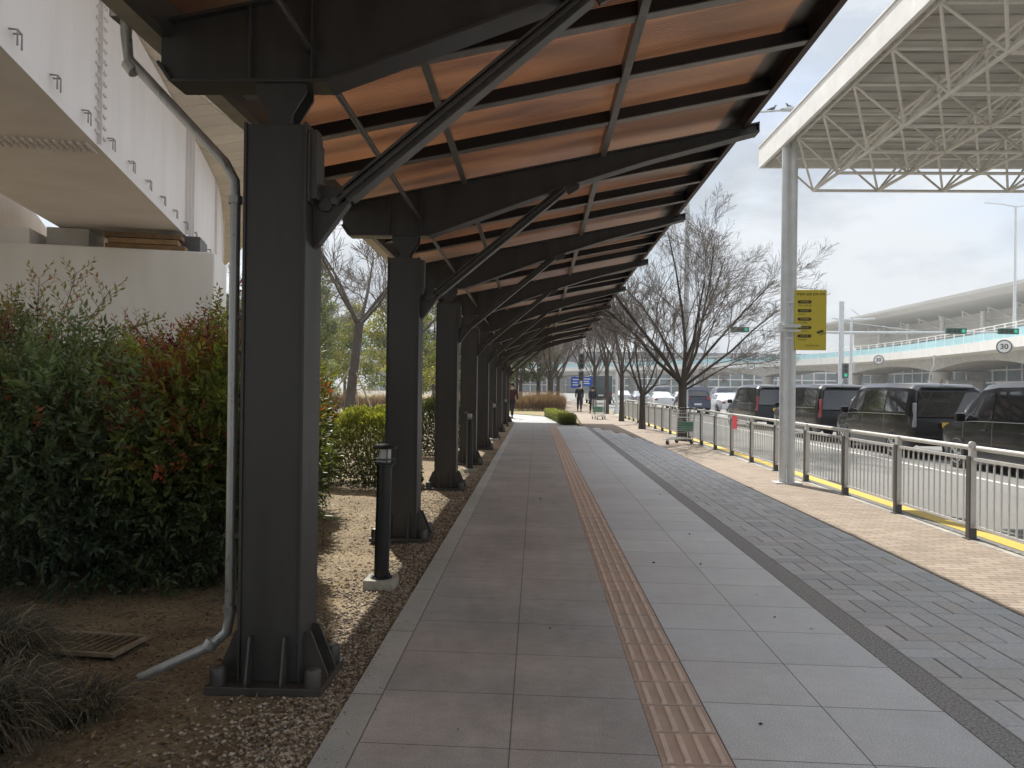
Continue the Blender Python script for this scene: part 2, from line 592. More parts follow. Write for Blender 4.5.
sheet("ground", [(-290, -55), (300, -55), (300, 410), (-290, 410)], -0.17, 'ground')
sheet('road', [(4.60, -60), (46, -60), (50, 80), (50, 170), (30, 215), (5, 260), (0, 260), (3.5, 120), (4.60, 90)], -0.12, 'road', thick=0.04)

# soil bed with gentle relief
rng = np.random.default_rng(5)
def wav(x, y):
    return (0.5 * np.sin(x * 1.3 + 0.6) * np.cos(y * 0.9) + 0.3 * np.sin(x * 3.1 + y * 2.2) + 0.2 * np.cos(y * 4.7 - x * 2.0))
xs = np.concatenate([-0.912 - np.array([0, .12, .3, .5, .7, .9, 1.1, 1.3, 1.5, 1.7, 1.9, 2.1, 2.3, 2.6, 3, 3.5, 4, 5, 6, 8, 11, 16, 24, 40, 70, 120])])
ys = np.concatenate([np.arange(-6, 16, 0.3), np.arange(16, 36, 1.0)])
X, Y = np.meshgrid(xs, ys, indexing='ij')
amp = np.clip((-0.95 - X) / 0.6, 0, 1) * 0.022
Z = -0.035 + amp * wav(X, Y)
n1, n2 = X.shape
V = np.stack([X, Y, Z], -1).reshape(-1, 3)
ii = (np.arange(n1 - 1)[:, None] * n2 + np.arange(n2 - 1)[None, :]).ravel()
F = np.stack([ii, ii + 1, ii + n2 + 1, ii + n2], 1)
soil = raw_mesh('soil_bed', V, F, 'soil', smooth=True); soil['kind'] = 'structure'
def soil_z(x, y):
    a = np.clip((-0.95 - x) / 0.6, 0, 1) * 0.022
    return -0.035 + a * wav(x, y)

# the dry lawn beyond
M['dry_lawn'] = mat('dry_lawn', (0.30, 0.225, 0.125), 0.95, color2=(0.20, 0.18, 0.07), vscale=0.6, bump=0.6, bscale=20)
sheet('lawn_ground', [(-300, 35), (-0.912, 35), (-1.3, 36.5), (-2.5, 39), (-5, 41.5), (-12, 44), (-60, 52), (-300, 60)], -0.036, 'dry_lawn')

# paving strips
Ye = 31.0
sheet('path_kerb', [(-0.908, -6), (-0.755, -6), (-0.755, 34), (-1.1, 36.3), (-2.3, 38.8), (-2.45, 38.7), (-1.25, 36.2), (-0.908, 34)], 0.0, 'kerb', thick=0.15)
sheet('path_slabs', [(-0.752, -6), (0.537, -6), (0.537, Ye), (0.537, 41), (-1.0, 43.8), (-12, 48.5), (-30, 51), (-30, 47), (-12, 44), (-5, 41.3), (-2.4, 38.8), (-1.1, 36.3), (-0.752, 34)], 0.0, 'slab', thick=0.12)
sheet('path_slabs_far', [(0.54, 31), (2.18, 31), (1.75, 31.5), (0.6, 41), (0.54, 41)], 0.0, 'slab', thick=0.12)
sheet('path_slabs_right', [(0.838, -6), (2.003, -6), (2.003, Ye), (0.838, Ye)], 0.0, 'slab_r', thick=0.12)
sheet('tactile_base', [(0.540, -6), (0.835, -6), (0.835, Ye), (0.540, Ye)], 0.0, 'tactile', thick=0.12)
b = MB()
y = -1.0
while y < 31:
    for k in range(4):
        cx = 0.54 + 0.037 + k * 0.074
        w, l, h = 0.030, 0.262, 0.008
        yc = y + 0.15
        b.add([(cx - w / 2, yc - l / 2, .0005), (cx + w / 2, yc - l / 2, .0005), (cx + w / 2, yc + l / 2, .0005), (cx - w / 2, yc + l / 2, .0005),
               (cx - w / 2 + .005, yc - l / 2 + .006, h), (cx + w / 2 - .005, yc - l / 2 + .006, h), (cx + w / 2 - .005, yc + l / 2 - .006, h), (cx - w / 2 + .005, yc + l / 2 - .006, h)],
              [(4, 5, 6, 7), (0, 1, 5, 4), (1, 2, 6, 5), (2, 3, 7, 6), (3, 0, 4, 7)])
    y += 0.30
b.build('tactile_path', mat('tactile_bar', (0.66, 0.535, 0.445), 0.75, var=0.12, vscale=7), kind='structure')
b = MB()
y = -1.0
while y < 31:
    b.span((0.540, y - 0.0016, 0.0), (0.835, y + 0.0016, 0.0012)); y += 0.30
b.build('tactile_joint_lines', 'border', kind='structure')
sheet('path_border', [(2.006, -6), (2.178, -6), (2.178, Ye), (2.006, Ye)], 0.0, 'border', thick=0.12)

# basket weave grey pavers
def bnd(y):            # right edge of the grey pavers
    if y < 20: return 3.405
    if y < 26: return 3.405 - 0.25 * ((y - 20) / 6) ** 2
    return max(2.19, 3.10 - (y - 26) * 0.18)
b = MB()
cell = 0.305
prng = random.Random(3)
sheet('paver_bed', [(2.18, -6), (3.405, -6), (3.405, 20), (3.1, 26), (2.19, 31)], -0.004, mat('joint_sand', (0.085, 0.085, 0.085), 0.95), thick=0.1)
for j in range(-8, 102):
    for i in range(4):
        x0, y0 = 2.182 + i * cell, j * cell
        if x0 + cell * 0.6 > bnd(y0): continue
        for k in range(2):
            if (i + j) % 2:
                xa, xb, ya, yb = x0, x0 + cell, y0 + k * cell / 2, y0 + (k + 1) * cell / 2
            else:
                xa, xb, ya, yb = x0 + k * cell / 2, x0 + (k + 1) * cell / 2, y0, y0 + cell
            g = 0.0045; e = 0.004
            dz = prng.uniform(-0.0012, 0.0015)
            v = prng.uniform(0.88, 1.10); wm = prng.choice([0, 0, 0, 0.02, 0.035])
            cc = (0.49 * v + wm, 0.505 * v + wm * 0.6, 0.515 * v)
            b.add([(xa + g, ya + g, -0.004), (xb - g, ya + g, -0.004), (xb - g, yb - g, -0.004), (xa + g, yb - g, -0.004),
                   (xa + g + e, ya + g + e, 0.001 + dz), (xb - g - e, ya + g + e, 0.001 + dz), (xb - g - e, yb - g - e, 0.001 + dz), (xa + g + e, yb - g - e, 0.001 + dz)],
                  [(4, 5, 6, 7), (0, 1, 5, 4), (1, 2, 6, 5), (2, 3, 7, 6), (3, 0, 4, 7)], cc)
b.build('paver_path', 'paver', kind='structure')
sheet('brick_path', [(3.408, -6), (4.56, -6), (4.56, 90), (3.4, 130), (1.6, 130), (2.0, 60), (2.3, 45), (1.95, 31.6), (2.19, 31.2), (3.10, 26.1), (3.408, 20)], 0.001, 'tan', thick=0.12)
# island beyond the path
sheet('planting_island', [(0.62, 41.2), (1.85, 31.9), (2.25, 45), (1.95, 60), (1.5, 130), (-300, 140), (-300, 56), (-12, 48.8), (-1.0, 44.1)], 0.02, 'dry_lawn', thick=0.16)
b = MB(); b.span((4.563, -6, -0.16), (4.70, 90, 0.004)); b.build('road_kerb', grid_mat('kerb_stone_road', (0.40, 0.38, 0.33), 4.0, 1.0, 0.006, (0.12, 0.11, 0.10), off=(2, 0.3), var=0.1, speck=0.3, stain=0.35), kind='structure')
sheet('gutter_concrete', [(4.701, -6), (5.10, -6), (5.10, 88), (4.701, 88)], -0.114, mat('gutter', (0.17, 0.165, 0.16), 0.9, var=0.3, vscale=3), thick=0.01)
sheet('road_marking_yellow', [(5.16, -6), (5.40, -6), (5.40, 88), (5.16, 88)], -0.1155, 'paint_yellow')
sheet('road_marking_white', [(8.58, -6), (8.72, -6), (8.72, 88), (8.58, 88)], -0.1155, 'paint_white')
b = MB()
for k in range(22):
    y = -4 + k * 6.0
    b.add([(12.1, y, 0), (12.24, y, 0), (12.24, y + 3, 0), (12.1, y + 3, 0)], [(0, 1, 2, 3)])
    b.add([(15.6, y, 0), (15.74, y, 0), (15.74, y + 3, 0), (15.6, y + 3, 0)], [(0, 1, 2, 3)])
o = b.build('lane_markings', 'paint_white', kind='structure'); o.location.z = -0.1155

# gravel margin: thousands of small chips (stuff)
def chips(name, n, xr, yfun, szr, cols, m, seed):
    g = np.random.default_rng(seed)
    x = g.uniform(xr[0], xr[1], n) if not callable(xr) else xr(g, n)
    y = yfun(g, n)
    s = g.uniform(szr[0], szr[1], n)
    base = np.array([[1, 0, 0], [0, 1, 0], [-1, 0, 0], [0, -1, 0], [0, 0, .55], [0, 0, -.55]], dtype=float)
    V = base[None] * s[:, None, None] * g.uniform(.55, 1.2, (n, 6, 1))
    a = g.uniform(0, 2 * PI, n); ca, sa = np.cos(a), np.sin(a)
    vx = V[:, :, 0] * ca[:, None] - V[:, :, 1] * sa[:, None] * .7
    vy = V[:, :, 0] * sa[:, None] + V[:, :, 1] * ca[:, None] * .7
    tl = g.uniform(-.35, .35, n)
    vz = V[:, :, 2] + vx * tl[:, None]
    z = soil_z(x, y) + s * .25
    V = np.stack([vx + x[:, None], vy + y[:, None], vz + z[:, None]], -1).reshape(-1, 3)
    f = np.array([[0, 1, 4], [1, 2, 4], [2, 3, 4], [3, 0, 4], [1, 0, 5], [2, 1, 5], [3, 2, 5], [0, 3, 5]])
    F = (np.arange(n)[:, None, None] * 6 + f[None]).reshape(-1, 3)
    cols = np.array(cols)
    C = cols[g.integers(0, len(cols), n)] * g.uniform(.7, 1.25, (n, 1))
    return raw_mesh(name, V, F, m, colors=np.repeat(C, 6, 0))
M['stone_chip'] = mat('stone_chip', (0.3, 0.3, 0.3), 0.9, attr='Col')
yd = lambda g, n: 2.3 + 14 * g.uniform(0, 1, n) ** 1.9
xd = lambda g, n: -0.925 - np.abs(g.normal(0, .38, n)) * g.uniform(.3, 1, n)
o = chips('gravel', 21000, xd, yd, (.008, .021), [(.33, .26, .185), (.23, .175, .125), (.45, .37, .27), (.15, .12, .09), (.48, .43, .35)], 'stone_chip', 1)
o['kind'] = 'stuff'
xd2 = lambda g, n: -1.0 - g.uniform(0, 1, n) ** .8 * 3.4
o = chips('soil_crumbs', 16000, xd2, lambda g, n: 2.6 + 9 * g.uniform(0, 1, n) ** 1.6, (.003, .012), [(.25, .19, .125), (.17, .13, .085), (.34, .27, .18), (.10, .08, .055)], 'stone_chip', 2)
o['kind'] = 'stuff'
# dead leaf litter and fine twigs
g = np.random.default_rng(8)
n = 5200
px = -1.0 - g.uniform(0, 1, n) ** .9 * 3.2; py = 2.6 + 10 * g.uniform(0, 1, n) ** 1.5
d = g.normal(size=(n, 3)); d[:, 2] *= .22
cc = np.array([(.20, .12, .06), (.30, .20, .10), (.12, .075, .04), (.36, .27, .16)])[g.integers(0, 4, n)]
Vv, Ff, Cc = leaves(np.stack([px, py, soil_z(px, py) + .008], 1), d, g.uniform(.02, .055, n), .16, g, cc)
o = raw_mesh('leaf_litter', Vv, Ff, 'leaf', colors=Cc); o['kind'] = 'stuff'

# ------------------------------------------------------------------ walkway canopy
def roof_z(x): return 3.98 + 0.2 * x
CY = [4.09 + 3.86 * k for k in range(-1, 9)]

def panel_mat():
    m = bpy.data.materials.new('bronze_polycarbonate')
    m.use_nodes = True
    t = m.node_tree
    for n in list(t.nodes): t.nodes.remove(n)
    out = t.nodes.new('ShaderNodeOutputMaterial')
    tcn = t.nodes.new('ShaderNodeTexCoord')
    wv = t.nodes.new('ShaderNodeTexWave'); wv.bands_direction = 'Y'; wv.inputs['Scale'].default_value = 10; wv.inputs['Distortion'].default_value = 0.3
    t.links.new(tcn.outputs['Object'], wv.inputs['Vector'])
    mp_ = t.nodes.new('ShaderNodeMapping'); mp_.inputs['Scale'].default_value = (0.42, 2.4, 1)
    t.links.new(tcn.outputs['Object'], mp_.inputs['Vector'])
    ns = t.nodes.new('ShaderNodeTexNoise'); ns.inputs['Scale'].default_value = 1.2; ns.inputs['Detail'].default_value = 5
    t.links.new(mp_.outputs['Vector'], ns.inputs['Vector'])
    ad = t.nodes.new('ShaderNodeMath'); ad.operation = 'MULTIPLY_ADD'; ad.inputs[1].default_value = 0.30
    t.links.new(wv.outputs['Fac'], ad.inputs[0]); t.links.new(ns.outputs['Fac'], ad.inputs[2])
    def ramp(c1, c2):
        r = t.nodes.new('ShaderNodeValToRGB')
        r.color_ramp.elements[0].position = .54; r.color_ramp.elements[0].color = (*c1, 1)
        r.color_ramp.elements[1].position = .90; r.color_ramp.elements[1].color = (*c2, 1)
        t.links.new(ad.outputs[0], r.inputs['Fac']); return r.outputs['Color']
    bk = t.nodes.new('ShaderNodeTexBrick'); bk.offset = 0; bk.inputs['Scale'].default_value = 1; bk.inputs['Brick Width'].default_value = 1.42; bk.inputs['Row Height'].default_value = .965
    bk.inputs['Mortar Size'].default_value = 0; bk.inputs['Color1'].default_value = (.0, .0, .0, 1); bk.inputs['Color2'].default_value = (1, 1, 1, 1)
    mq = t.nodes.new('ShaderNodeMapping'); mq.inputs['Location'].default_value = (.76 - 1.365 + 2.84, 0, 0)
    t.links.new(tcn.outputs['Object'], mq.inputs['Vector']); t.links.new(mq.outputs['Vector'], bk.inputs['Vector'])
    ad2 = t.nodes.new('ShaderNodeMath'); ad2.operation = 'MULTIPLY_ADD'; ad2.inputs[1].default_value = 0.16
    t.links.new(bk.outputs['Color'], ad2.inputs[0]); t.links.new(ad.outputs[0], ad2.inputs[2]); ad = ad2
    tr = t.nodes.new('ShaderNodeBsdfTranslucent'); t.links.new(ramp((.026, .015, .012), (.060, .034, .026)), tr.inputs['Color'])
    rf = t.nodes.new('ShaderNodeBsdfRefraction'); rf.inputs['IOR'].default_value = 1.02; rf.inputs['Roughness'].default_value = .27
    t.links.new(ramp((.050, .018, .009), (.31, .118, .038)), rf.inputs['Color'])
    gl = t.nodes.new('ShaderNodeBsdfGlossy'); gl.inputs['Roughness'].default_value = .34; gl.inputs['Color'].default_value = (.8, .78, .76, 1)
    fr = t.nodes.new('ShaderNodeFresnel'); fr.inputs['IOR'].default_value = 1.9
    bp = t.nodes.new('ShaderNodeBump'); bp.inputs['Strength'].default_value = .25; bp.inputs['Distance'].default_value = .01
    t.links.new(wv.outputs['Fac'], bp.inputs['Height'])
    t.links.new(bp.outputs['Normal'], gl.inputs['Normal'])
    m1 = t.nodes.new('ShaderNodeMixShader'); m1.inputs[0].default_value = .66
    t.links.new(tr.outputs[0], m1.inputs[1]); t.links.new(rf.outputs[0], m1.inputs[2])
    m2 = t.nodes.new('ShaderNodeMixShader')
    t.links.new(fr.outputs[0], m2.inputs[0]); t.links.new(m1.outputs[0], m2.inputs[1]); t.links.new(gl.outputs[0], m2.inputs[2])
    t.links.new(m2.outputs[0], out.inputs[0])
    return m
M['panel'] = panel_mat()

canopy = thing('walkway_canopy', 'long dark steel canopy with translucent bronze roof panels over the slab walkway', 'canopy', (-1.365, 4.09, 0))
OX, OY = canopy.location.x, canopy.location.y
def dzc(y): return -.0125 * (y - 4.09)
def rel(b):
    b.v = [(x - OX, y - OY, z + dzc(y)) for x, y, z in b.v]
    return b
def relp(b):
    b.v = [(x - OX, y - OY, z) for x, y, z in b.v]
    return b

def make_column():
    b = MB()      # local to column centre line
    b.span((-.150, -.138, 0.012), (.150, .138, 2.90))
    b.span((-.165, -.150, 0.012), (-.1502, .150, 2.91))
    b.span((.1502, -.150, 0.012), (.165, .150, 2.91))
    o = b.build('column', 'dark_steel', canopy, bevel=.003)
    p = MB(); p.span((-.30, -.235, -.03), (.30, .235, .012)); p.build('base_plate', 'dark_steel2', o, bevel=.003)
    for sx in (-.09, .09):
        for sy in (-1, 1):
            gs = MB(); gs.prism([(0, 0), (.08, 0), (.08, .02), (.028, .24), (0, .24)], (sx, .1505 * sy, .0125), (0, sy, 0), (0, 0, 1), .012); gs.build('gusset', 'dark_steel2', o)
    for sy in (-.075, .075):
        for sx in (-1, 1):
            gs = MB(); gs.prism([(0, 0), (.125, 0), (.125, .02), (.035, .24), (0, .24)], (.1655 * sx, sy, .0125), (sx, 0, 0), (0, 0, 1), .012); gs.build('gusset', 'dark_steel2', o)
    for sx in (-1, 1):
        for sy in (-1, 1):
            c = MB(); c.lathe([(.042, .0125), (.042, .085), (.034, .10), (.012, .106)], 14, (.245 * sx, .19 * sy, 0)); c.build('anchor_cap', 'dark_steel2', o, smooth=35)
    c = MB(); c.lathe([(.06, 2.902), (.045, 2.915), (.045, 3.13)], 16)
    for s in (-1, 1):
        c.prism([(-.055, 2.903), (.055, 2.903), (.055, 2.96), (.135, 3.09), (.135, 3.14), (-.135, 3.14), (-.135, 3.09), (-.055, 2.96)], (0, .065 * s, 0), (1, 0, 0), (0, 0, 1), .014)
    c.build('bracket', 'dark_steel', o)
    s = MB(); s.span((.1655, -.12, 2.52), (.21, -.03, 2.88)); s.span((.1655, -.14, 2.50), (.178, .14, 2.86)); s.build('side_plate', 'dark_steel2', o, bevel=.003)
    w = MB(); w.prism([(.1655, 2.28), (.20, 2.30), (.36, 2.52), (.30, 2.60), (.1655, 2.62)], (0, 0, 0), (1, 0, 0), (0, 0, 1), .07)
    w.tube([(.24, -.062, 2.50), (.24, .062, 2.50)], .035, 12)
    w.build('brace_bracket', 'dark_steel', o, bevel=.002)
    return o

def make_rafter():
    b = MB()      # local to column centre line, x offset -1.365
    X0 = 1.365
    def P(x, z): return (x + X0, z)
    top = lambda x: roof_z(x) - .125
    web = [P(-2.02, 3.26), P(-1.95, 3.16), P(-1.12, 3.16), P(.27, 3.67), P(1.1, 3.935), P(2.22, 4.235), P(2.22, top(2.22)), P(-2.02, top(-2.02))]
    b.prism(web, (0, 0, 0), (1, 0, 0), (0, 0, 1), .10)
    pts = [(-2.02, 3.25), (-1.95, 3.148), (-1.12, 3.148), (.27, 3.658), (1.1, 3.923), (2.22, 4.223)]
    for a, c in zip(pts[:-1], pts[1:]):
        b.bar((a[0] + X0, 0, a[1]), (c[0] + X0, 0, c[1]), .19, .018, up=(0, 0, 1))
    b.bar((-2.0 + X0, 0, top(-2.0) + .008), (2.22 + X0, 0, top(2.22) + .008), .19, .016)
    for x in (-1.53, -1.20):
        b.span((x + X0 - .006, -.092, 3.162), (x + X0 + .006, .092, top(x) - .004))
    b.span((2.2202 + X0, -.095, 4.212), (2.232 + X0, .095, top(2.22) + .02))
    return b.build('rafter', 'dark_steel', canopy, bevel=.002)

def make_brace():
    b = MB()
    A, B = Vector((.27, 0, 2.50)), Vector((1.70, 0, 3.70))
    d = (B - A).normalized()
    b.bar(A + d * .05, B - d * .08, .05, .07, up=(0, 1, 0))
    b.bar(A + d * .02, B - d * .05, .018, .115, up=(0, 1, 0)); 
    n = Vector((-d.z, 0, d.x))
    for s in (-1, 1):
        b.bar(A + d * .10 + n * .036 * s, B - d * .10 + n * .036 * s, .014, .105, up=(0, 1, 0))
    b.box(A + d * .14, (.24, .125, .012), Matrix.Rotation(-math.atan2(d.z, d.x), 4, 'Y').to_3x3())
    b.tube([A + Vector((.02, -.075, .02)), A + Vector((.02, .075, .02))], .022, 10)
    b.prism([(-.09, 0), (.12, .03), (.10, -.08), (.0, -.14)], B + Vector((-.02, 0, .02)), (1, 0, 0), (0, 0, 1), .03)
    return b.build('brace', 'dark_steel2', canopy, bevel=.002)

protos = None
for k, y in enumerate(CY):
    if protos is None:
        protos = (make_column(), make_rafter(), make_brace())
        cur = protos
    else:
        cur = [copy_tree(p, canopy) for p in protos]
    cur[0].location = (0, y - OY, 0); cur[0].scale = (1, 1, 1 + dzc(y) / 3.14)
    cur[1].location = (0, y - OY, dzc(y)); cur[2].location = (0, y - OY, dzc(y) * .9)
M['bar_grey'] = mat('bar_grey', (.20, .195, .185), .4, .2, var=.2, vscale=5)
# glazing bars, longitudinals, panels
YA, YB = -4.5, CY[-1] + 1.6
XL, XR = -2.04, 2.12
bar = MB()
y = CY[0] - 3.86
ks = []
yy = CY[0] - 3.86
while yy < YB:
    for q in (1, 2, 3):
        yb = yy + .965 * q
        if YA < yb < YB: ks.append(yb)
    yy += 3.86
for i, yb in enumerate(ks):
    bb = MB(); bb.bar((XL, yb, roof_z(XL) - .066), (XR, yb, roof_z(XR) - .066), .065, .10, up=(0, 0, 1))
    g_ = rel(bb).build('glazing_bar', 'black_paint', canopy)  # black body paints in the shade on the bar's near face
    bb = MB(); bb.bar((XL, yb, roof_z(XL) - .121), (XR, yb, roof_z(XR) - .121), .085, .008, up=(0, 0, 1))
    rel(bb).build('bar_lit_underside', 'bar_grey', g_)  # pale strip paints ground-bounce light onto the same bar's underside
for x in (-.76, .66):
    bb = MB(); bb.bar((x, YA, roof_z(x) - .136), (x, YB, roof_z(x) - .136), .055, .022); bb.bar((x - .02, YA, roof_z(x) - .06), (x - .02, YB, roof_z(x) - .06), .012, .11)
    rel(bb).build('purlin', 'bar_grey', canopy)
bb = MB(); bb.bar((XR - .03, YA, roof_z(XR) - .07), (XR - .03, YB, roof_z(XR) - .07), .05, .15); bb.bar((XR + .02, YA, roof_z(XR) + .014), (XR + .02, YB, roof_z(XR) + .014), .08, .012); bb.bar((XR - .13, YA, roof_z(XR - .13) + .012), (XR - .13, YB, roof_z(XR - .13) + .012), .21, .008)
rel(bb).build('eave_trim', mat('eave_brown', (0.045, 0.028, 0.022), .5), canopy)
bb = MB(); bb.bar((XL + .05, YA, roof_z(XL) - .09), (XL + .05, YB, roof_z(XL) - .09), .06, .18); rel(bb).build('purlin', 'dark_steel', canopy)
M['gutter'] = mat('gutter_metal', (.46, .42, .34), .45, .3, var=.15, vscale=6)
bb = MB()
zg = roof_z(XL) - .16
bb.span((XL - .10, YA, zg), (XL + .018, YB, zg + .012)); bb.span((XL - .112, YA, zg), (XL - .1002, YB, zg + .16)); bb.span((XL + .0182, YA, zg - .002), (XL + .0195, YB, zg + .10))
rel(bb).build('gutter', 'gutter', canopy)
edges = [YA] + [c for c in CY] + [YB]
for a, c in zip(edges[:-1], edges[1:]):
    bb = MB(); 
    for x0, x1 in ((XL, -.76), (-.76, .66), (.66, XR)):
        bb.add([(x0, a, roof_z(x0)), (x1, a, roof_z(x1)), (x1, c, roof_z(x1)), (x0, c, roof_z(x0))], [(3, 2, 1, 0)])
    rel(bb).build('roof_panel', 'panel', canopy)
bb = MB(); bb.tube([(-1.22, YA, 3.32), (-1.22, YB, 3.32)], .021, 10); rel(bb).build('conduit', 'dark_steel2', canopy, smooth=40)
# downspout on the near column
bb = MB()
yp = 4.02
bb.tube([(-2.20, yp, 3.52), (-2.20, yp, 3.40), (-2.185, yp, 3.27), (-1.66, yp, 2.72), (-1.605, yp, 2.62), (-1.60, yp, 2.50), (-1.60, yp, .33), (-1.615, yp - .005, .24), (-1.69, yp - .02, .175), (-2.02, yp - .12, .03)],
        [.031, .029] + [.027] * 7 + [.027], 14)
bb.span((-2.26, yp - .06, 3.47), (-2.1425, yp + .06, 3.56))
for z in (2.52, .36): bb.tube([(-1.60, yp, z - .02), (-1.60, yp, z + .02)], .036, 14)
bb.tube([(-1.66 - .02, yp - .02, .20), (-1.70, yp - .025, .165)], .037, 14)
bb.tube([(-2.19, yp, 3.25), (-2.15, yp, 3.20)], .037, 14)
relp(bb).build('downspout', 'galv', canopy, smooth=40)
bb = MB()
for z in (.75, 1.9): bb.span((-1.635, yp - .012, z - .012), (-1.5305, yp + .05, z + .012))
relp(bb).build('pipe_clamp', 'dark_steel2', canopy)

# ------------------------------------------------------------------ bollard lights
def make_bollard():
    r = thing('bollard_light', '', 'bollard light', (0, 0, 0), group='bollard lights along the walkway')
    b = MB(); b.box((0, 0, .01), (.24, .24, .10)); b.build('base', 'concrete_old', r, bevel=.008)
    b = MB(); b.lathe([(.085, .0605), (.085, .072), (.058, .074), (.058, .93), (.064, .935), (.064, .955), (.05, .96)], 24)
    for a in range(4): b.lathe([(.010, .073), (.010, .086)], 6, (.072 * math.cos(a * PI / 2 + .78), .072 * math.sin(a * PI / 2 + .78), 0))
    b.build('post', 'black_paint', r, smooth=35)
    b = MB(); b.lathe([(.048, .961), (.048, 1.075)], 24); b.build('diffuser', mat('lamp_glass', (.55, .53, .50), .25) if 'lamp_glass' not in M else M['lamp_glass'], r, smooth=35)
    b = MB()
    b.lathe([(.088, .962), (.088, .970)], 24); b.lathe([(.088, .990), (.088, .997)], 24)
    for a in range(4):
        c, s = math.cos(a * PI / 2 + .4), math.sin(a * PI / 2 + .4); b.tube([(.078 * c, .078 * s, .965), (.078 * c, .078 * s, 1.08)], .005, 6)
    b.lathe([(.094, 1.076), (.096, 1.088), (.080, 1.104), (.03, 1.112)], 24)
    b.build('cap', 'black_paint', r, smooth=35)
    return r
bl = make_bollard()
bl.location = (-1.20, 6.03, -.02); bl.rotation_euler = (0, R(1.0), 0)
bl['label'] = 'nearest black bollard light, standing on a concrete pad just before the second canopy column'
for y_, lb in ((14.2, 'black bollard light beside the third canopy column, the second one from the camera'), (22.6, 'small distant black bollard light, third along the row of columns'), (31.0, 'farthest black bollard light, tiny at the end of the column row')):
    dup(bl, (-1.21, y_, -.02), R(15), lb)

# ------------------------------------------------------------------ roadside fence
fence = thing('roadside_fence', 'low metal picket fence with light rails along the road kerb', 'fence', (4.62, 8.3, 0))
FY = [8.3 + 1.66 * k for k in range(-3, 21)]
post0 = panel0 = None
for i, y in enumerate(FY):
    if post0 is None:
        b = MB(); b.span((-.026, -.03, .004), (.034, .03, .985))
        post0 = b.build('post', 'steel_rail', fence, bevel=.003)
        b = MB(); b.span((-.044, -.032, .004), (-.0262, .032, .88)); b.span((-.06, -.06, .004), (.06, .06, .014)); b.span((-.03, -.034, .0145), (.038, .034, .12)); b.build('post_plate', 'post_dark', post0)
        b = MB()
        b.span((-.017, .0305, .835), (.017, 1.6295, .868)); b.span((-.015, .0305, .135), (.015, 1.6295, .162))
        for k in range(1, 13):
            yy = .03 + k * (1.60 / 13)
            b.span((-.007, yy - .008, .1622), (.007, yy + .008, .8348))
        panel0 = b.build('picket_panel', 'steel_rail', fence)
        po, pa = post0, panel0
    else:
        po = copy_tree(post0, fence); pa = copy_tree(panel0, fence) if i < len(FY) - 1 else None
    po.location = (0, y - 8.3, 0)
    if pa: pa.location = (0, y - 8.3, 0)
b = MB(); b.tube([(.03, FY[0] - 8.3, .965), (.03, FY[-1] - 8.3, .965)], .027, 12); b.build('top_rail', 'steel_rail', fence, smooth=40)

b = MB(); b.tube([(0, -.012, 1.0), (0, .012, 1.0)], .036, 14); o = b.build('post_cap', 'steel_rail', fence, smooth=40)
# stray chips kicked onto the kerb and slabs
g = np.random.default_rng(66)
n = 260
x = -.908 + np.abs(g.normal(0, .10, n)); y = 2.8 + 12 * g.uniform(0, 1, n) ** 1.8
V = []; F = []; C = []
for i in range(n):
    s = g.uniform(.003, .008); a = g.uniform(0, PI)
    base = np.array([[1, 0, 0], [0, 1, 0], [-1, 0, 0], [0, -1, 0], [0, 0, .6]]) * s * g.uniform(.6, 1.2, (5, 1))
    V.append(base + np.array([x[i], y[i], .0015])); F.append(np.array([[0, 1, 4], [1, 2, 4], [2, 3, 4], [3, 0, 4]]) + 5 * i)
    C.append(np.repeat(np.array([[(.33, .26, .185), (.22, .17, .12), (.42, .36, .28)][g.integers(0, 3)]]), 5, 0))
o = raw_mesh('stray_gravel', np.concatenate(V), np.concatenate(F), 'stone_chip', colors=np.concatenate(C)); o['kind'] = 'stuff'

g = np.random.default_rng(91)
for k in range(14):
    x, y = g.uniform(-.7, 2.0), 2.9 + 9 * g.uniform() ** 1.5
    V, F, C = leaves(np.array([[0, 0, 0.]]), np.array([[math.cos(k), math.sin(k), .1]]), np.array([g.uniform(.018, .035)]), .3, g, np.array([[.07, .045, .03]]))
    o = raw_mesh('fallen_leaf', V, F, 'leaf', colors=C); o.location = (x, y, .004); tag(o, 'tiny dry dark leaf lying on the walkway slabs', 'leaf', 'dry leaves on the walkway')

# ------------------------------------------------------------------ elevated guideway on the left
edge = catmull([(-1.0, -6.5), (-4.67, 6.7), (-7.45, 17.0), (-8.75, 21.0), (-10.9, 26.0), (-15.0, 33.5), (-21, 42), (-30, 53)], 8)
def normals(pts):
    N = []
    for i in range(len(pts)):
        a = pts[max(0, i - 1)]; c = pts[min(len(pts) - 1, i + 1)]
        d = (c - a).normalized(); N.append(Vector((d.y, -d.x)))     # towards +X side
    return N
edge = [Vector((p.x, p.y)) for p in edge]
EN = normals(edge)
def sweep(b, prof, pts=edge, N=EN, closed=True):
    """prof: list of (offset along normal, z)"""
    rows = []
    for p, n in zip(pts, N):
        rows.append([(p.x + n.x * o, p.y + n.y * o, z) for o, z in prof])
    k = len(prof)
    V = [v for r in rows for v in r]
    F = []
    for i in range(len(rows) - 1):
        for j in range(k if closed else k - 1):
            j2 = (j + 1) % k
            F.append((i * k + j, i * k + j2, (i + 1) * k + j2, (i + 1) * k + j))
    if closed:
        F.append(tuple(range(k - 1, -1, -1))); F.append(tuple((len(rows) - 1) * k + j for j in range(k)))
    return b.add(V, F)
gw = thing('elevated_guideway', 'white painted steel box girder bridge with concrete deck passing overhead on the left', 'bridge', (0, 0, 0))
b = MB(); sweep(b, [(0, 4.40), (0, 6.55), (-2.15, 6.55), (-2.15, 4.40)]); b.build('girder', 'girder', gw)
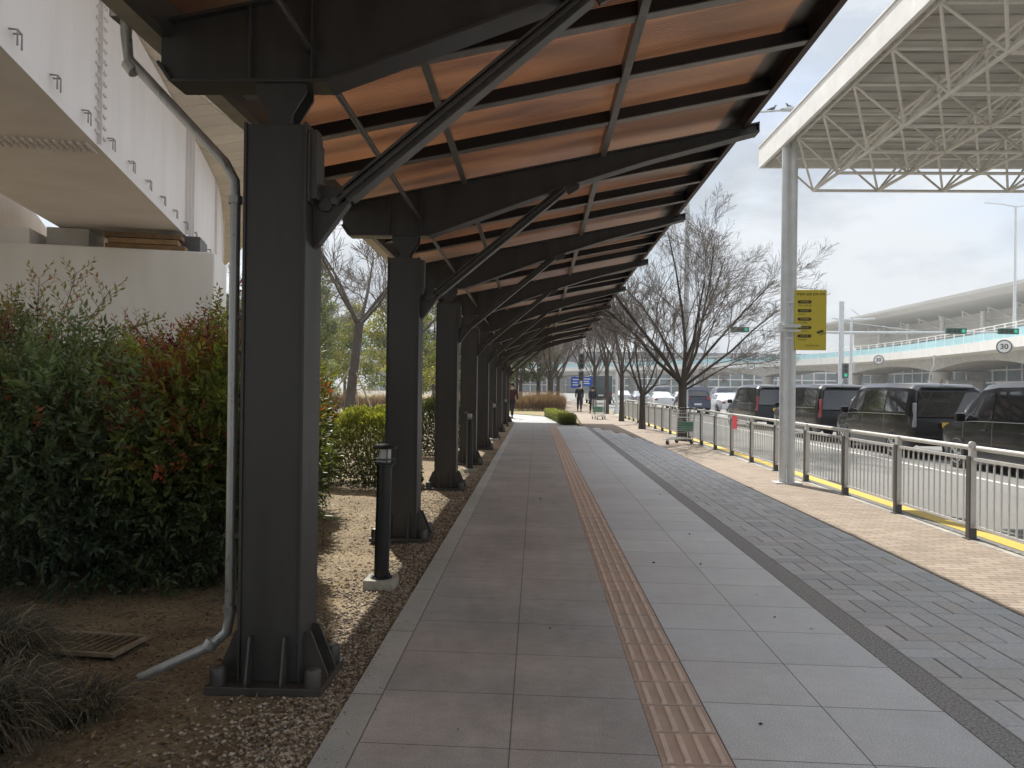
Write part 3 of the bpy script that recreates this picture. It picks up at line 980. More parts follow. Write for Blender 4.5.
M['deck_soffit'] = grid_mat('deck_soffit', (.50, .45, .38), 1.2, 0.6, .012, (.30, .27, .22), var=.06, speck=.06, stain=.12, rough=.85)
b = MB(); rows = []
for p, n in zip(edge, EN):
    w = 1.1 * min(1, max(0, (16 - p.y) / 5))  # unseen widening of the near deck, added to shade the soil below
    rows.append([(p.x + n.x * o, p.y + n.y * o, z) for o, z in [(1.05 + w, 6.75), (1.05 + w, 6.95), (1.15 + w, 6.96), (1.15 + w, 8.0), (-4.4, 8.0), (-4.4, 6.7), (-2.15, 6.57), (0, 6.57), (1.05 + w, 6.75)]])
b.grid(rows); b.build('deck', 'deck_soffit', gw)
b = MB(); sweep(b, [(-5.2, 4.40), (-5.2, 6.55), (-7.35, 6.55), (-7.35, 4.40)]); b.build('girder', 'girder', gw)
# seams, splice bolts and lugs on the girder
def along(s):
    """point & normal at arc distance s from the y=6.7 point of the edge"""
    L_ = 0
    i0 = min(range(len(edge)), key=lambda i: abs(edge[i].y - 6.7))
    i = i0
    if s >= 0:
        while i < len(edge) - 2 and L_ + (edge[i + 1] - edge[i]).length < s:
            L_ += (edge[i + 1] - edge[i]).length; i += 1
        d = (edge[i + 1] - edge[i]); t = (s - L_) / d.length
        return edge[i] + d * t, EN[i].lerp(EN[i + 1], t).normalized()
    p = edge[i0] + (edge[i0] - edge[i0 + 1]).normalized() * (-s)
    return p, EN[i0]
for s0 in (2.55, 12.5):
    b = MB()
    for k in range(15):
        for j in range(-3, 3):
            p, n = along(s0 + .06 + j * .075 + (0.02 if k % 2 else 0))
            z = 4.55 + k * .135
            b.tube([(p.x, p.y, z), (p.x + n.x * .028, p.y + n.y * .028, z)], .021, 6)
    b.build('splice_bolts', 'girder', gw, kind='stuff')
    b = MB()
    for k in range(24):
        for j in range(-3, 3):
            p, n = along(s0 + .06 + j * .075)
            q = p - n * (.09 + k * .085)
            b.tube([(q.x, q.y, 4.398), (q.x, q.y, 4.37)], .021, 6)
    b.build('splice_bolts', 'girder', gw, kind='stuff')
M['stiff'] = mat('lug_dark_paint', (.30, .27, .26), .6)  # darker grey-brown paint for the lifting lugs
for s in (2.5, 8.2, 8.55, 8.9, 12.4, 17):
    p, n = along(s); b = MB()
    b.prism([(0, 0), (.05, 0), (.05, 2.1), (0, 2.1)], (p.x, p.y, 4.42), (n.x, n.y, 0), (0, 0, 1), .02)
    b.build('stiffener', 'girder', gw)
for k in range(17):
    p, n = along(-.1 + k * 1.02)
    b = MB()
    t = Vector((-n.y, n.x))
    q = [p - t * .05, p + t * .05]
    z0, z1 = 4.50, 4.62
    b.tube([(q[0].x, q[0].y, z1), (q[0].x + n.x * .07, q[0].y + n.y * .07, z1), (q[0].x + n.x * .07, q[0].y + n.y * .07, z0 - .02)], .009, 6)
    b.tube([(q[1].x, q[1].y, z1), (q[1].x + n.x * .07, q[1].y + n.y * .07, z1), (q[1].x + n.x * .07, q[1].y + n.y * .07, z0 - .02)], .009, 6)
    b.tube([(q[0].x + n.x * .07, q[0].y + n.y * .07, z1), (q[1].x + n.x * .07, q[1].y + n.y * .07, z1)], .009, 6)
    b.build('lifting_lug', 'stiff', gw)

rz = R(15.3)
pier = thing('bridge_pier', 'broad pale concrete pier carrying the girder bridge behind the bushes', 'pier', (-8.15, 14.55, 0), rz)
b = MB(); b.span((-1.75, -.9, -.1), (1.95, .9, 4.0)); b.build('wall', 'concrete_white', pier, bevel=.03)
b = MB(); b.span((-1.0, -.5, 4.0), (-.3, .5, 4.38)); b.build('bearing', 'concrete', pier)
b = MB(); b.span((.9, -.3, 4.0), (1.6, .6, 4.38)); b.build('bearing', 'post_dark', pier)
b = MB(); b.span((-1.75, -.75, 4.0), (-1.2, .6, 4.30)); b.build('bearing', 'concrete_white', pier)
b = MB(); b.tube([(-1.95, -.97, -.1), (-1.95, -.97, 4.7)], .085, 12)
for z in (1.2, 2.6, 3.9): b.tube([(-1.95, -.97, z), (-1.95, -.97, z + .05)], .10, 12)
b.build('drain_pipe', 'white_steel', pier, smooth=40)
pier2 = thing('bridge_pier', 'farther concrete pier of the girder bridge, mostly hidden behind the first', 'pier', (-22.5, 41.5, 0), R(38))
b = MB(); b.span((-1.3, -.8, -.1), (1.3, .8, 4.38)); b.build('wall', 'concrete_white', pier2, bevel=.03)
# timber packing on the pier
tp = thing('timber_stack', 'stack of brown timber packing pieces on the pier top under the girder', 'timber', (-8.15, 14.55, 4.0), rz)
rr = random.Random(4)
for k, (x0, x1, z) in enumerate([(.05, 1.42, 0.0), (.10, 1.30, .105), (.02, 1.36, .21)]):
    b = MB(); b.box(((x0 + x1) / 2, -.66, z + .052), (x1 - x0, .30, .095), Matrix.Rotation(rr.uniform(-.03, .03), 3, 'Z'))
    b.build('timber_piece', mat('timber_brown_' + 'abc'[k], [(.20, .12, .055), (.27, .17, .08), (.16, .10, .05)][k], .8, var=.3, vscale=8), tp, bevel=.01)

# ------------------------------------------------------------------ nandina shrubs
def nandina(name, label, loc, size, n_spray, seed, top=(.30, .07, .04), mid=(.16, .19, .05), low=(.05, .07, .03), red=.25, leaf=.062, stemn=26, group='nandina shrubs in the bed', topfrac=.72, open_top=0.0):
    g = np.random.default_rng(seed)
    r = thing(name, label, 'shrub', loc, 0, group)
    sx, sy, sz = size
    # spray origins in the outer shell of a lumpy dome
    k = n_spray
    u = unit(g.normal(size=(k, 3))); u[:, 2] = np.abs(u[:, 2]) * 1.0 - .12 * (g.uniform(size=k) < .5)
    rad = g.uniform(.45, 1.0, k) ** .5
    lump = 1 + .13 * np.sin(u[:, 0] * 5 + seed) * np.cos(u[:, 1] * 4 - seed) + .10 * np.sin(u[:, 2] * 7 + u[:, 0] * 6) + g.normal(0, .045, k)
    P = u * (rad * lump)[:, None] * np.array([sx, sy, sz * .64])
    P[:, 2] += sz * .40
    lowm = g.uniform(size=k) < .30
    P[:, 2] = np.where(lowm, g.uniform(.06, .55, k) * sz, P[:, 2])
    P[:, 2] = np.clip(P[:, 2], .10 + g.uniform(0, .12, k), None)
    # drooping lower skirt
    out = unit(P * np.array([1, 1, .5]) - np.array([0, 0, sz * .2]))
    h = np.clip(P[:, 2] / sz, 0, 1.1)
    D = out + np.array([0, 0, 1]) * (h[:, None] * 1.3 - .55) + g.normal(0, .35, (k, 3))
    D = unit(D)
    m = 11
    t = np.linspace(.12, 1, m)
    SL = leaf * 3.4 * g.uniform(.7, 1.25, k)
    side = unit(np.cross(D, g.normal(size=(k, 3))))
    pos = P[:, None] + D[:, None] * (SL[:, None] * t)[..., None]
    sgn = np.where(np.arange(m) % 2 == 0, 1, -1)
    ld = D[:, None] * .75 + side[:, None] * (sgn * .95)[None, :, None] + np.array([0, 0, -.22]) + g.normal(0, .22, (k, m, 3))
    ld[:, -1] = D
    sz_ = leaf * g.uniform(.65, 1.3, (k, m)) * g.uniform(.6, 1.35, (k, 1))
    patch = .5 + .5 * np.sin(P[:, 0] * 3.1 + seed * 1.7) * np.cos(P[:, 1] * 2.3 + P[:, 2] * 3.7 + seed)
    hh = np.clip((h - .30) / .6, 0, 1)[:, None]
    C = np.array(low) * (1 - hh) + np.array(mid) * hh  # upper leaves coloured lighter to paint in soft sky light, base darker
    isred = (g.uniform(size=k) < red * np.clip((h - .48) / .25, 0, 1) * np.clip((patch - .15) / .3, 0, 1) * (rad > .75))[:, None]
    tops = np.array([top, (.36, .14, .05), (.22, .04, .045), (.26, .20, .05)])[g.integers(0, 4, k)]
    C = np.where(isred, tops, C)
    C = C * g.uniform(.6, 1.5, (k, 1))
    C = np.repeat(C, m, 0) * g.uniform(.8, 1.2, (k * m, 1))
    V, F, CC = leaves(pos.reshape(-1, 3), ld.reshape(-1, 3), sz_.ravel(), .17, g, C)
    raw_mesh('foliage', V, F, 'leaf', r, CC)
    b = MB()
    for i in range(stemn):
        a = g.uniform(0, 2 * PI); q = g.uniform(.05, .38)
        x, y = math.cos(a) * q * sx, math.sin(a) * q * sy
        x2, y2 = x * g.uniform(1.3, 2.2) + g.normal(0, .05), y * g.uniform(1.3, 2.2)
        b.tube([(x, y, -.04), ((x + x2) / 2 + g.normal(0, .03), (y + y2) / 2, sz * .35), (x2, y2, sz * g.uniform(.6, .85))], [.011, .009, .005], 5)
    b.build('stem', 'bark', r)
    return r
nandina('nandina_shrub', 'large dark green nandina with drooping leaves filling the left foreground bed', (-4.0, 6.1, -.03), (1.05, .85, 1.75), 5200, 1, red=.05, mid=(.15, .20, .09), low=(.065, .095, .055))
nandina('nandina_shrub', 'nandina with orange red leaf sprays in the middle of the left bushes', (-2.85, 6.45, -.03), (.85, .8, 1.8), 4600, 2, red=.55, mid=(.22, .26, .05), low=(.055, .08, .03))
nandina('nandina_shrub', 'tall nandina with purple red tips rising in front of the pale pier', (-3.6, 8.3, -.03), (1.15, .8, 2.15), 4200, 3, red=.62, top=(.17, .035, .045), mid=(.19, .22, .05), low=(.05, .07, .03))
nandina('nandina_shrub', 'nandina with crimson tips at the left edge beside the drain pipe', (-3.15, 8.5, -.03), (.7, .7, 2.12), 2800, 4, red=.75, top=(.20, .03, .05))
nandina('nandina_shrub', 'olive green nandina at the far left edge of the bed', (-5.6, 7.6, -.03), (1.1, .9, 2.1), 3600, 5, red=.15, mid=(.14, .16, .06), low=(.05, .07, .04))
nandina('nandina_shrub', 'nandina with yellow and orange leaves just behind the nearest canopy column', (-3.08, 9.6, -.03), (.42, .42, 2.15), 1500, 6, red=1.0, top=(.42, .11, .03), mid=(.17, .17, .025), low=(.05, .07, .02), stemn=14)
# tall pale spray against the pier
g = np.random.default_rng(11)
r = thing('nandina_spray', 'tall pale yellow nandina branch standing up against the white pier', 'branch', (-4.75, 7.3, 1.6))
b = MB(); pos = []; dd = []
for (p1, p2) in [((0, 0, 0), (.62, 0, .82)), ((.2, 0, .26), (.95, .05, .52)), ((-.1, 0, 0), (-.1, .05, .95)), ((.0, 0, .1), (.3, 0, 1.0)), ((-.3, .1, 0), (-.45, .1, .8)), ((.1, 0, .0), (.75, .0, .30))]:
    p1, p2 = np.array(p1, float), np.array(p2, float)
    b.tube([p1, (p1 + p2) / 2 + np.array([0, 0, -.04]), p2], [.008, .006, .003], 5)
    for t in np.linspace(.3, 1, 9):
        q = p1 + (p2 - p1) * t
        for s in (-1, 1):
            d = unit((unit((p2 - p1)[None])[0] * .5 + np.array([s * .7, g.normal(0, .4), .35]))[None])[0]
            L2 = .20
            b.tube([q, q + d * L2], .002, 4)
            for k in range(6):
                w = q + d * L2 * (k + 1) / 6
                if g.uniform() < .85:
                    pos.append(w); dd.append(d + np.array([(-1) ** k * .8, g.normal(0, .3), .1]))
b.build('stem', 'twig', r)
n = len(pos)
C = np.array([(.36, .27, .10), (.26, .26, .07), (.34, .16, .08), (.20, .22, .06)])[g.integers(0, 4, n)]
V, F, CC = leaves(np.array(pos), np.array(dd), g.uniform(.05, .075, n), .18, g, C)
raw_mesh('foliage', V, F, 'leaf', r, CC)

# clipped round shrubs
def round_shrub(name, label, loc, size, n, seed, cols, cat='shrub', group=None, leaf=.034):
    g = np.random.default_rng(seed)
    r = thing(name, label, cat, loc, 0, group)
    sx, sy, sz = size
    u = unit(g.normal(size=(n, 3))); u[:, 2] = np.abs(u[:, 2])
    pw = (np.abs(u) ** 3).sum(1) ** (1 / 3)
    u = u / pw[:, None]
    rad = g.uniform(.72, 1.0, n) ** .4 * (1 + .06 * np.sin(u[:, 0] * 7) * np.cos(u[:, 1] * 6 + u[:, 2] * 5) + g.normal(0, .025, n))
    P = u * rad[:, None] * np.array([sx, sy, sz])
    P[:, 2] += .03
    D = unit(u * .8 + g.normal(0, .6, (n, 3)) + np.array([0, 0, .35]))
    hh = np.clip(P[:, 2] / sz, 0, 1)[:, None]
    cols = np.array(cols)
    C = cols[0] * (1 - hh) + cols[1] * hh  # sunlit top and darker base painted into the leaf colours by height
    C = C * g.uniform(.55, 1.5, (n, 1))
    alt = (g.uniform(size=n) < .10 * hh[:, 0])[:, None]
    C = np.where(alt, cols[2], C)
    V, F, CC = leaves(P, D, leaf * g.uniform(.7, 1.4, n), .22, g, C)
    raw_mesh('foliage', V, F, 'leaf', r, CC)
    b = MB()
    for i in range(16):
        a = g.uniform(0, 2 * PI)
        b.tube([(math.cos(a) * .06, math.sin(a) * .06, -.04), (math.cos(a) * sx * .6, math.sin(a) * sy * .6, sz * .7)], [.01, .004], 5)
    b.build('stem', 'bark', r)
    return r
gc = [(.05, .065, .02), (.24, .27, .05), (.36, .32, .06)]
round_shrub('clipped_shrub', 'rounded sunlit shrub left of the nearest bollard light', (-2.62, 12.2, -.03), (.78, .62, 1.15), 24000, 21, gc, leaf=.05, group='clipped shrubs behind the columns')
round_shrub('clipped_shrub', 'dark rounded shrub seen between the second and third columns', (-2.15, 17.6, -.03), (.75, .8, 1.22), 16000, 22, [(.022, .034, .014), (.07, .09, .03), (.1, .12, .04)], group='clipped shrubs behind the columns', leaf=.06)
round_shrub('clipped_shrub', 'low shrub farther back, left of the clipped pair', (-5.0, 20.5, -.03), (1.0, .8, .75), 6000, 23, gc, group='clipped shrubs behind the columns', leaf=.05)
round_shrub('clipped_hedge', 'low bright green clipped hedge at the end of the walkway', (.92, 35.0, .0), (.30, .9, .52), 1, 24, gc) if False else None
g = np.random.default_rng(24)
r = thing('clipped_hedge', 'low bright green clipped hedge at the end of the walkway', 'hedge', (1.08, 36.6, 0.0), R(4))
n = 14000
P = g.uniform(-1, 1, (n, 3)); ax = g.integers(0, 3, n); sg = np.where(g.uniform(size=n) < .5, -1, 1)
for a in range(3): P[ax == a, a] = (sg * g.uniform(.86, 1.03, n))[ax == a]
P = P * np.array([.30, 4.5, .20]) + np.array([0, 0, .21]); P[:, 2] = np.clip(P[:, 2] + .03 * np.sin(P[:, 1] * 5), .02, None)
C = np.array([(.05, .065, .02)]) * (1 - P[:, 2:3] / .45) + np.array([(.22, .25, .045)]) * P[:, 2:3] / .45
V, F, CC = leaves(P, g.normal(size=(n, 3)) + np.array([0, 0, .5]), g.uniform(.04, .08, n), .25, g, C * g.uniform(.6, 1.4, (n, 1)))
raw_mesh('foliage', V, F, 'leaf', r, CC)
b = MB()
for i in range(24): b.tube([(g.uniform(-.3, .3), -4.3 + i * .37, -.05), (g.uniform(-.3, .3), -4.3 + i * .37, .32)], [.012, .006], 5)
b.build('stem', 'bark', r)

# brown winter hedges: dense bare twigs
def twig_hedge(label, loc, rz, L_, W, H, n, seed, c1=(.185, .125, .095), leaves_n=0):
    g = np.random.default_rng(seed)
    r = thing('winter_hedge', label, 'hedge', loc, rz, 'brown winter hedges on the lawn')
    V = []; F = []
    x = g.uniform(-L_ / 2, L_ / 2, n); y = g.uniform(-W / 2, W / 2, n); z0 = g.uniform(0, .5, n) * H
    top = H * (.85 + .1 * np.sin(x * 1.7) + g.normal(0, .06, n))
    l = (top - z0) * g.uniform(.5, 1, n)
    dx, dy = g.normal(0, .22, n) * l, g.normal(0, .22, n) * l
    w = g.uniform(.005, .014, n)
    a = g.uniform(0, PI, n)
    p0 = np.stack([x - w * np.cos(a), y - w * np.sin(a), z0], 1); p1 = np.stack([x + w * np.cos(a), y + w * np.sin(a), z0], 1)
    p2 = np.stack([x + dx, y + dy, z0 + l], 1)
    V = np.stack([p0, p1, p2], 1).reshape(-1, 3); F = np.arange(3 * n).reshape(-1, 3)
    C = np.array(c1) * g.uniform(.5, 1.6, (n, 1))
    raw_mesh('twigs', V, F, 'leaf_far', r, np.repeat(C, 3, 0))
    m = n // 2
    P = np.stack([g.uniform(-L_ / 2, L_ / 2, m), g.uniform(-W / 2, W / 2, m), g.uniform(.1, 1, m) ** .7 * H * .95], 1)
    V, F, CC = leaves(P, g.normal(size=(m, 3)), g.uniform(.03, .08, m), .3, g, np.array(c1) * 1.2 * g.uniform(.5, 1.6, (m, 1)))
    raw_mesh('foliage', V, F, 'leaf_far', r, CC)
    return r
twig_hedge('long brown leafless hedge across the lawn behind the left columns', (-9.5, 46.0, 0), R(-6), 14, 1.4, 1.35, 11000, 31)
twig_hedge('reddish brown bare hedge beyond the end of the walkway, left of the walkers', (-.2, 50.5, .02), R(-6), 4.2, 2.2, 1.35, 7000, 32)
twig_hedge('low brown hedge near the bare trees at the back of the planting island', (-.2, 62, .02), R(0), 5, 2, 1.2, 5000, 33)

# ------------------------------------------------------------------ ornamental grass
def grass_clump(label, loc, n, rad, hgt, seed):
    g = np.random.default_rng(seed)
    r = tag_loc = None
    m = 6
    a = g.uniform(0, 2 * PI, n); q = rad * .55 * g.uniform(0, 1, n) ** .6
    bx, by = q * np.cos(a), q * np.sin(a)
    la = a + g.normal(0, .7, n)
    reach = g.uniform(.25, 1.05, n) * rad; hh = hgt * g.uniform(.5, 1.1, n)
    t = np.linspace(0, 1, m)
    cx = bx[:, None] + np.cos(la)[:, None] * reach[:, None] * t ** 1.4
    cy = by[:, None] + np.sin(la)[:, None] * reach[:, None] * t ** 1.4
    curl = g.uniform(.5, 1.55, n)
    cz = hh[:, None] * (np.sin(t * PI * .62 * curl[:, None]))
    cz = np.maximum(cz, .004)
    cx += g.normal(0, .012, (n, 1)) * np.sin(t * 5 + a[:, None]); 
    w = (.0042 * (1 - t * .82))[None] * g.uniform(.6, 1.3, (n, 1))
    sx_, sy_ = -np.sin(la)[:, None], np.cos(la)[:, None]
    A = np.stack([cx - sx_ * w, cy - sy_ * w, cz], -1); B = np.stack([cx + sx_ * w, cy + sy_ * w, cz + .001], -1)
    V = np.stack([A, B], 2).reshape(-1, 3)
    base = np.arange(n)[:, None] * (2 * m) + np.arange(m - 1)[None] * 2
    base = base.ravel()
    F = np.stack([base, base + 1, base + 3, base + 2], 1)
    cols = np.array([(.095, .09, .06), (.14, .12, .09), (.40, .36, .27), (.05, .05, .035), (.22, .15, .11)])
    C = cols[g.choice(5, n, p=[.36, .24, .14, .20, .06])] * g.uniform(.6, 1.4, (n, 1))
    o = raw_mesh('ornamental_grass', V, F, 'leaf', None, np.repeat(C, 2 * m, 0))
    o.location = loc
    tag(o, label, 'grass clump', 'ornamental grass clumps in the corner')
    return o
grass_clump('arching grey green grass clump nearest the camera at the bottom left corner', (-2.42, 3.2, -.03), 2300, .36, .29, 41)
grass_clump('grass clump at the left picture edge behind the nearest clump', (-2.85, 3.85, -.03), 2200, .38, .33, 42)
grass_clump('small sparse grass tuft between the clumps and the downspout outlet', (-2.15, 3.55, -.03), 500, .26, .14, 43)
# drain grate
dg_ = thing('drain_grate', 'small rusty drain grate set in the soil beside the grass clump', 'drain grate', (-2.62, 4.45, .005), R(-6))
b = MB()
for y in (-.16, .16): b.span((-.28, y - .012, 0), (.28, y + .012, .02))
for x in (-.28, .28): b.span((x - .012, -.172, 0), (x + .012, .172, .0195))
b.build('frame', mat('rusty_iron', (.30, .24, .17), .8, var=.4, vscale=20), dg_)
b = MB()
for k in range(11): b.bar((-.26 + k * .05, -.148, .010), (-.23 + k * .05, .148, .010), .012, .014)
b.build('grate_bars', M['soil'], dg_)
b = MB(); b.span((-.27, -.15, -.02), (.27, .15, -.002)); b.build('pit', 'black', dg_)
g = np.random.default_rng(77)
for k in range(9):
    x, y = -1.7 - g.uniform(0, 1.4), 4.2 + g.uniform(0, 1.6)
    b = MB(); a = g.uniform(0, PI); l = g.uniform(.08, .3)
    b.tube([(0, 0, 0), (math.cos(a) * l * .5, math.sin(a) * l * .5, .012), (math.cos(a + .2) * l, math.sin(a + .2) * l, .0)], [.006, .005, .003], 5)
    o = b.build('fallen_twig', 'twig'); o.location = (x, y, -.02); tag(o, 'thin fallen twig lying on the bare soil under the bushes', 'twig', 'fallen twigs on the soil')

# ------------------------------------------------------------------ bare trees
def bare_tree(name, label, loc, H, seed, trunk_r=.14, fork=1.6, nmain=5, spread=.75, depth=5, group='bare trees', rz=0, lean=(0, 0), minr=.0045, up=.10, dens=1.0, cat='tree', extra=None):
    rg = random.Random(seed)
    T = MB(); W = MB()
    def branch(p, d, L_, r, lev):
        n = 4 if lev < 3 else 3
        pts = [p.copy()]; rads = [r]
        q = p.copy(); dd = d.copy()
        r1 = max(minr, r * (.28 if lev < 2 else .38))
        kids = []
        for i in range(n):
            sg_ = .13 if lev < 3 else .06
            dd = (dd + Vector((rg.gauss(0, sg_), rg.gauss(0, sg_), rg.gauss(up, .05)))).normalized()
            q = q + dd * L_ / n
            rr_ = r + (r1 - r) * (i + 1) / n
            pts.append(q.copy()); rads.append(rr_)
            kids.append((q.copy(), dd.copy(), rr_, (i + 1) / n))
        (T if lev < 2 else W).tube(pts, rads, 7 if lev == 0 else 5 if lev < 2 else 3, cap=lev < 2)
        if lev >= depth: return
        nk = {1: 7, 2: 6, 3: 5, 4: 4, 5: 3}.get(lev, 3)
        nk = max(2, int(round(nk * dens)))
        for c in range(nk):
            t = .22 + .78 * (c + rg.random() * .6) / nk
            t = min(t, 1)
            i = min(n - 1, int(t * n))
            kp, kd, kr, _ = kids[i]
            if i > 0:
                kp = kids[i - 1][0].lerp(kids[i][0], t * n - i if t < 1 else 1)
            ax = Vector((rg.gauss(0, 1), rg.gauss(0, 1), rg.gauss(0, .5))).cross(kd)
            if ax.length < .01: continue
            ang = rg.uniform(.32, .85)
            nd = (Matrix.Rotation(ang, 3, ax.normalized()) @ kd)
            nd.z = nd.z * .9 + .08
            nd.normalize()
            branch(kp, nd, L_ * rg.uniform(.42, .68) * (1 - .35 * t), max(minr, kr * rg.uniform(.45, .62)), lev + 1)
    top = Vector((lean[0], lean[1], fork))
    T.tube([(0, 0, -.1), (0, 0, .02), top * .35 + Vector((0, 0, .0)), top * .75, top], [trunk_r * 1.5, trunk_r * 1.25, trunk_r * 1.0, trunk_r * .92, trunk_r * .95], 10)
    for k in range(nmain):
        a = 2 * PI * (k + rg.uniform(-.25, .25)) / nmain + seed
        tilt = rg.uniform(.45, 1.0) * spread
        d = Vector((math.cos(a) * math.sin(tilt), math.sin(a) * math.sin(tilt), math.cos(tilt)))
        L_ = (H - fork) * rg.uniform(.72, .95)
        branch(top - Vector((0, 0, rg.uniform(0, .3) * fork * .4)), d, L_, trunk_r * rg.uniform(.36, .54), 1)
    if extra:
        for (z, d, L_, rr_) in extra:
            branch(top * (z / fork), Vector(d).normalized(), L_, rr_, 1)
    r = thing(name, label, cat, loc, rz, group)
    T.build('trunk', 'bark', r, smooth=60)
    W.build('crown', 'twig', r)
    return r

# the large spreading tree by the fence
bare_tree('bare_tree', 'large leafless tree with fanning branches beside the fence behind the luggage cart', (4.42, 23.4, 0), 6.9, 7, trunk_r=.135, fork=1.75, nmain=6, spread=.86, depth=5, minr=.0033, dens=1.1, up=.02,
          extra=[(1.6, (.9, -.1, .80), 3.6, .05), (1.7, (.75, .1, .95), 4.2, .055), (1.7, (-.7, 0, 1), 4.0, .05), (1.5, (1, .2, .5), 2.7, .035), (1.7, (.1, 0, 1), 4.6, .06)])
bare_tree('bare_tree', 'smaller leafless street tree with a low side limb, left of the large one', (4.1, 29.8, 0), 4.6, 12, trunk_r=.12, fork=1.3, nmain=4, spread=.8, depth=4, dens=1.1, extra=[(1.25, (.9, 0, .55), 2.4, .06)])
tA = bare_tree('bare_tree', 'slim leafless street tree third from the camera along the fence', (4.05, 36.5, 0), 6.2, 15, trunk_r=.11, fork=2.2, nmain=5, spread=.7, depth=4, dens=1.15, minr=.007)
labs = ['bare street tree past the end of the fence, beside the waiting bus', 'bare tree on the right of the far path', 'far bare tree over the road by the blue signs']
for (x, y, rz_, s), lb in zip([(4.3, 47, 1.2, 1.25), (4.4, 58, 2.6, 1.4), (4.2, 72, .5, 1.5)], labs):
    dup(tA, (x, y, 0), rz_, lb, scale=s)
tB = bare_tree('bare_tree', 'bare tree on the planting island behind the brown hedge, left of the walkers', (1.1, 56, 0), 8.2, 19, trunk_r=.17, fork=2.2, nmain=5, spread=.75, depth=4, dens=1.2, minr=.010)
isl = [(.2, 66, 1, 1.0, 'thin bare tree farther back on the planting island'), (1.3, 76, 2.2, 1.1, 'bare tree deep in the planting island near the blue signs'), (-1.2, 60, 3.3, .9, 'bare tree at the canopy end above the brown hedge'),
       (2.4, 84, 4.2, 1.15, 'farthest bare tree over the walkers'), (-2.6, 78, 5.0, 1.1, 'bare tree in the far row behind the canopy tip'), (9.0, 118, .6, 1.2, 'bare tree far down the road beyond the bus'), (2.0, 112, 1.6, 1.3, 'bare tree far down the path, pale with distance')]
for x, y, rz_, s, lb in isl: dup(tB, (x, y, 0), rz_, lb, scale=s)
# lawn trees on the left
tC = bare_tree('bare_tree', 'dark bare tree with heavy limbs propped by stakes, seen between the first two columns', (-9.2, 37.5, -.03), 11.5, 23, trunk_r=.23, fork=4.6, nmain=5, spread=.85, depth=4, dens=1.15, minr=.011, lean=(.5, 0), group='bare trees on the lawn', up=.04)
tree_loc = Vector((-9.2, 37.5, 0))
for k, (ax, ay) in enumerate([(1.5, -.6), (-1.1, -1.2), (.2, 1.7)]):
    b = MB(); b.tube([(ax, ay, 0), (.18, 0, 2.6)], [.045, .04], 8)
    o = b.build('support_stake', 'wood'); o.location = tree_loc; tag(o, ['pale stake leaning from the right against the dark bare tree', 'pale stake leaning from the left against the dark bare tree', 'pale stake leaning from behind against the dark bare tree'][k], 'stake', 'stakes propping the dark bare tree')
dup(tC, (-7.6, 47, 0), 2.0, 'bare tree with low limbs behind the second column', scale=.9)
dup(tC, (-15.0, 50, 0), 4.0, 'bare tree farther left on the lawn', scale=.85)

# ------------------------------------------------------------------ leafy trees
def leafy_tree(name, label, loc, H, W_, seed, cols, n=5200, leaf=.17, base=.16, conic=.4, group='leafy trees on the lawn', trunk_r=.14):
    g = np.random.default_rng(seed)
    r = thing(name, label, 'tree', loc, g.uniform(0, 6), group)
    nc = 46
    t = g.uniform(base, 1, nc)
    rr_ = W_ * (1 - conic * t) * np.sin(np.clip((t - base) / (1 - base) * .9 + .12, 0, 1) * PI) ** .55
    a = g.uniform(0, 2 * PI, nc); q = rr_ * g.uniform(.25, 1, nc) ** .5
    Cc = np.stack([np.cos(a) * q, np.sin(a) * q, t * H * .95], 1)
    cs = W_ * g.uniform(.20, .40, nc)
    idx = g.integers(0, nc, n)
    off = unit(g.normal(size=(n, 3))) * (g.uniform(.2, 1, n) ** .5)[:, None] * np.array([1, 1, .62])
    P = Cc[idx] + off * cs[idx][:, None]
    tone = g.uniform(.6, 1.4, nc)
    cols = np.array(cols); C = cols[g.integers(0, len(cols), nc)][idx] * tone[idx][:, None] * g.uniform(.75, 1.25, (n, 1))
    V, F, CC = leaves(P, g.normal(size=(n, 3)) + np.array([0, 0, .3]), leaf * g.uniform(.6, 1.4, n), .30, g, C)
    raw_mesh('crown', V, F, 'leaf_far', r, CC)
    b = MB()
    b.tube([(0, 0, -.1), (.03, 0, H * .4), (0, .02, H * .9)], [trunk_r, trunk_r * .7, trunk_r * .2], 8)
    for k in range(0, nc, 2):
        b.tube([(0, 0, max(.8, Cc[k][2] * .72)), Cc[k]], [trunk_r * .3, trunk_r * .08], 4)
    b.build('trunk', 'bark', r)
    return r
lt = (.19, .20, .045); yl = (.26, .25, .06); dk = (.065, .09, .035); mg = (.12, .15, .04)
k1 = leafy_tree('leafy_tree', 'light yellow green tree on the lawn just right of the dark bare trunk', (-8.3, 52, 0), 7.5, 2.5, 51, [lt, yl, mg])
k2 = leafy_tree('evergreen_tree', 'taller grey green conifer left of the dark bare tree', (-13.2, 46, 0), 9.5, 1.9, 52, [(.13, .16, .08), mg, (.17, .20, .10)], conic=.75, base=.08)
k3 = leafy_tree('pine_tree', 'dark green tree with a broad crown beyond the canopy end', (-1.6, 64, 0), 6.6, 2.8, 53, [dk, (.09, .13, .035), (.05, .07, .03)], base=.35, conic=.2)
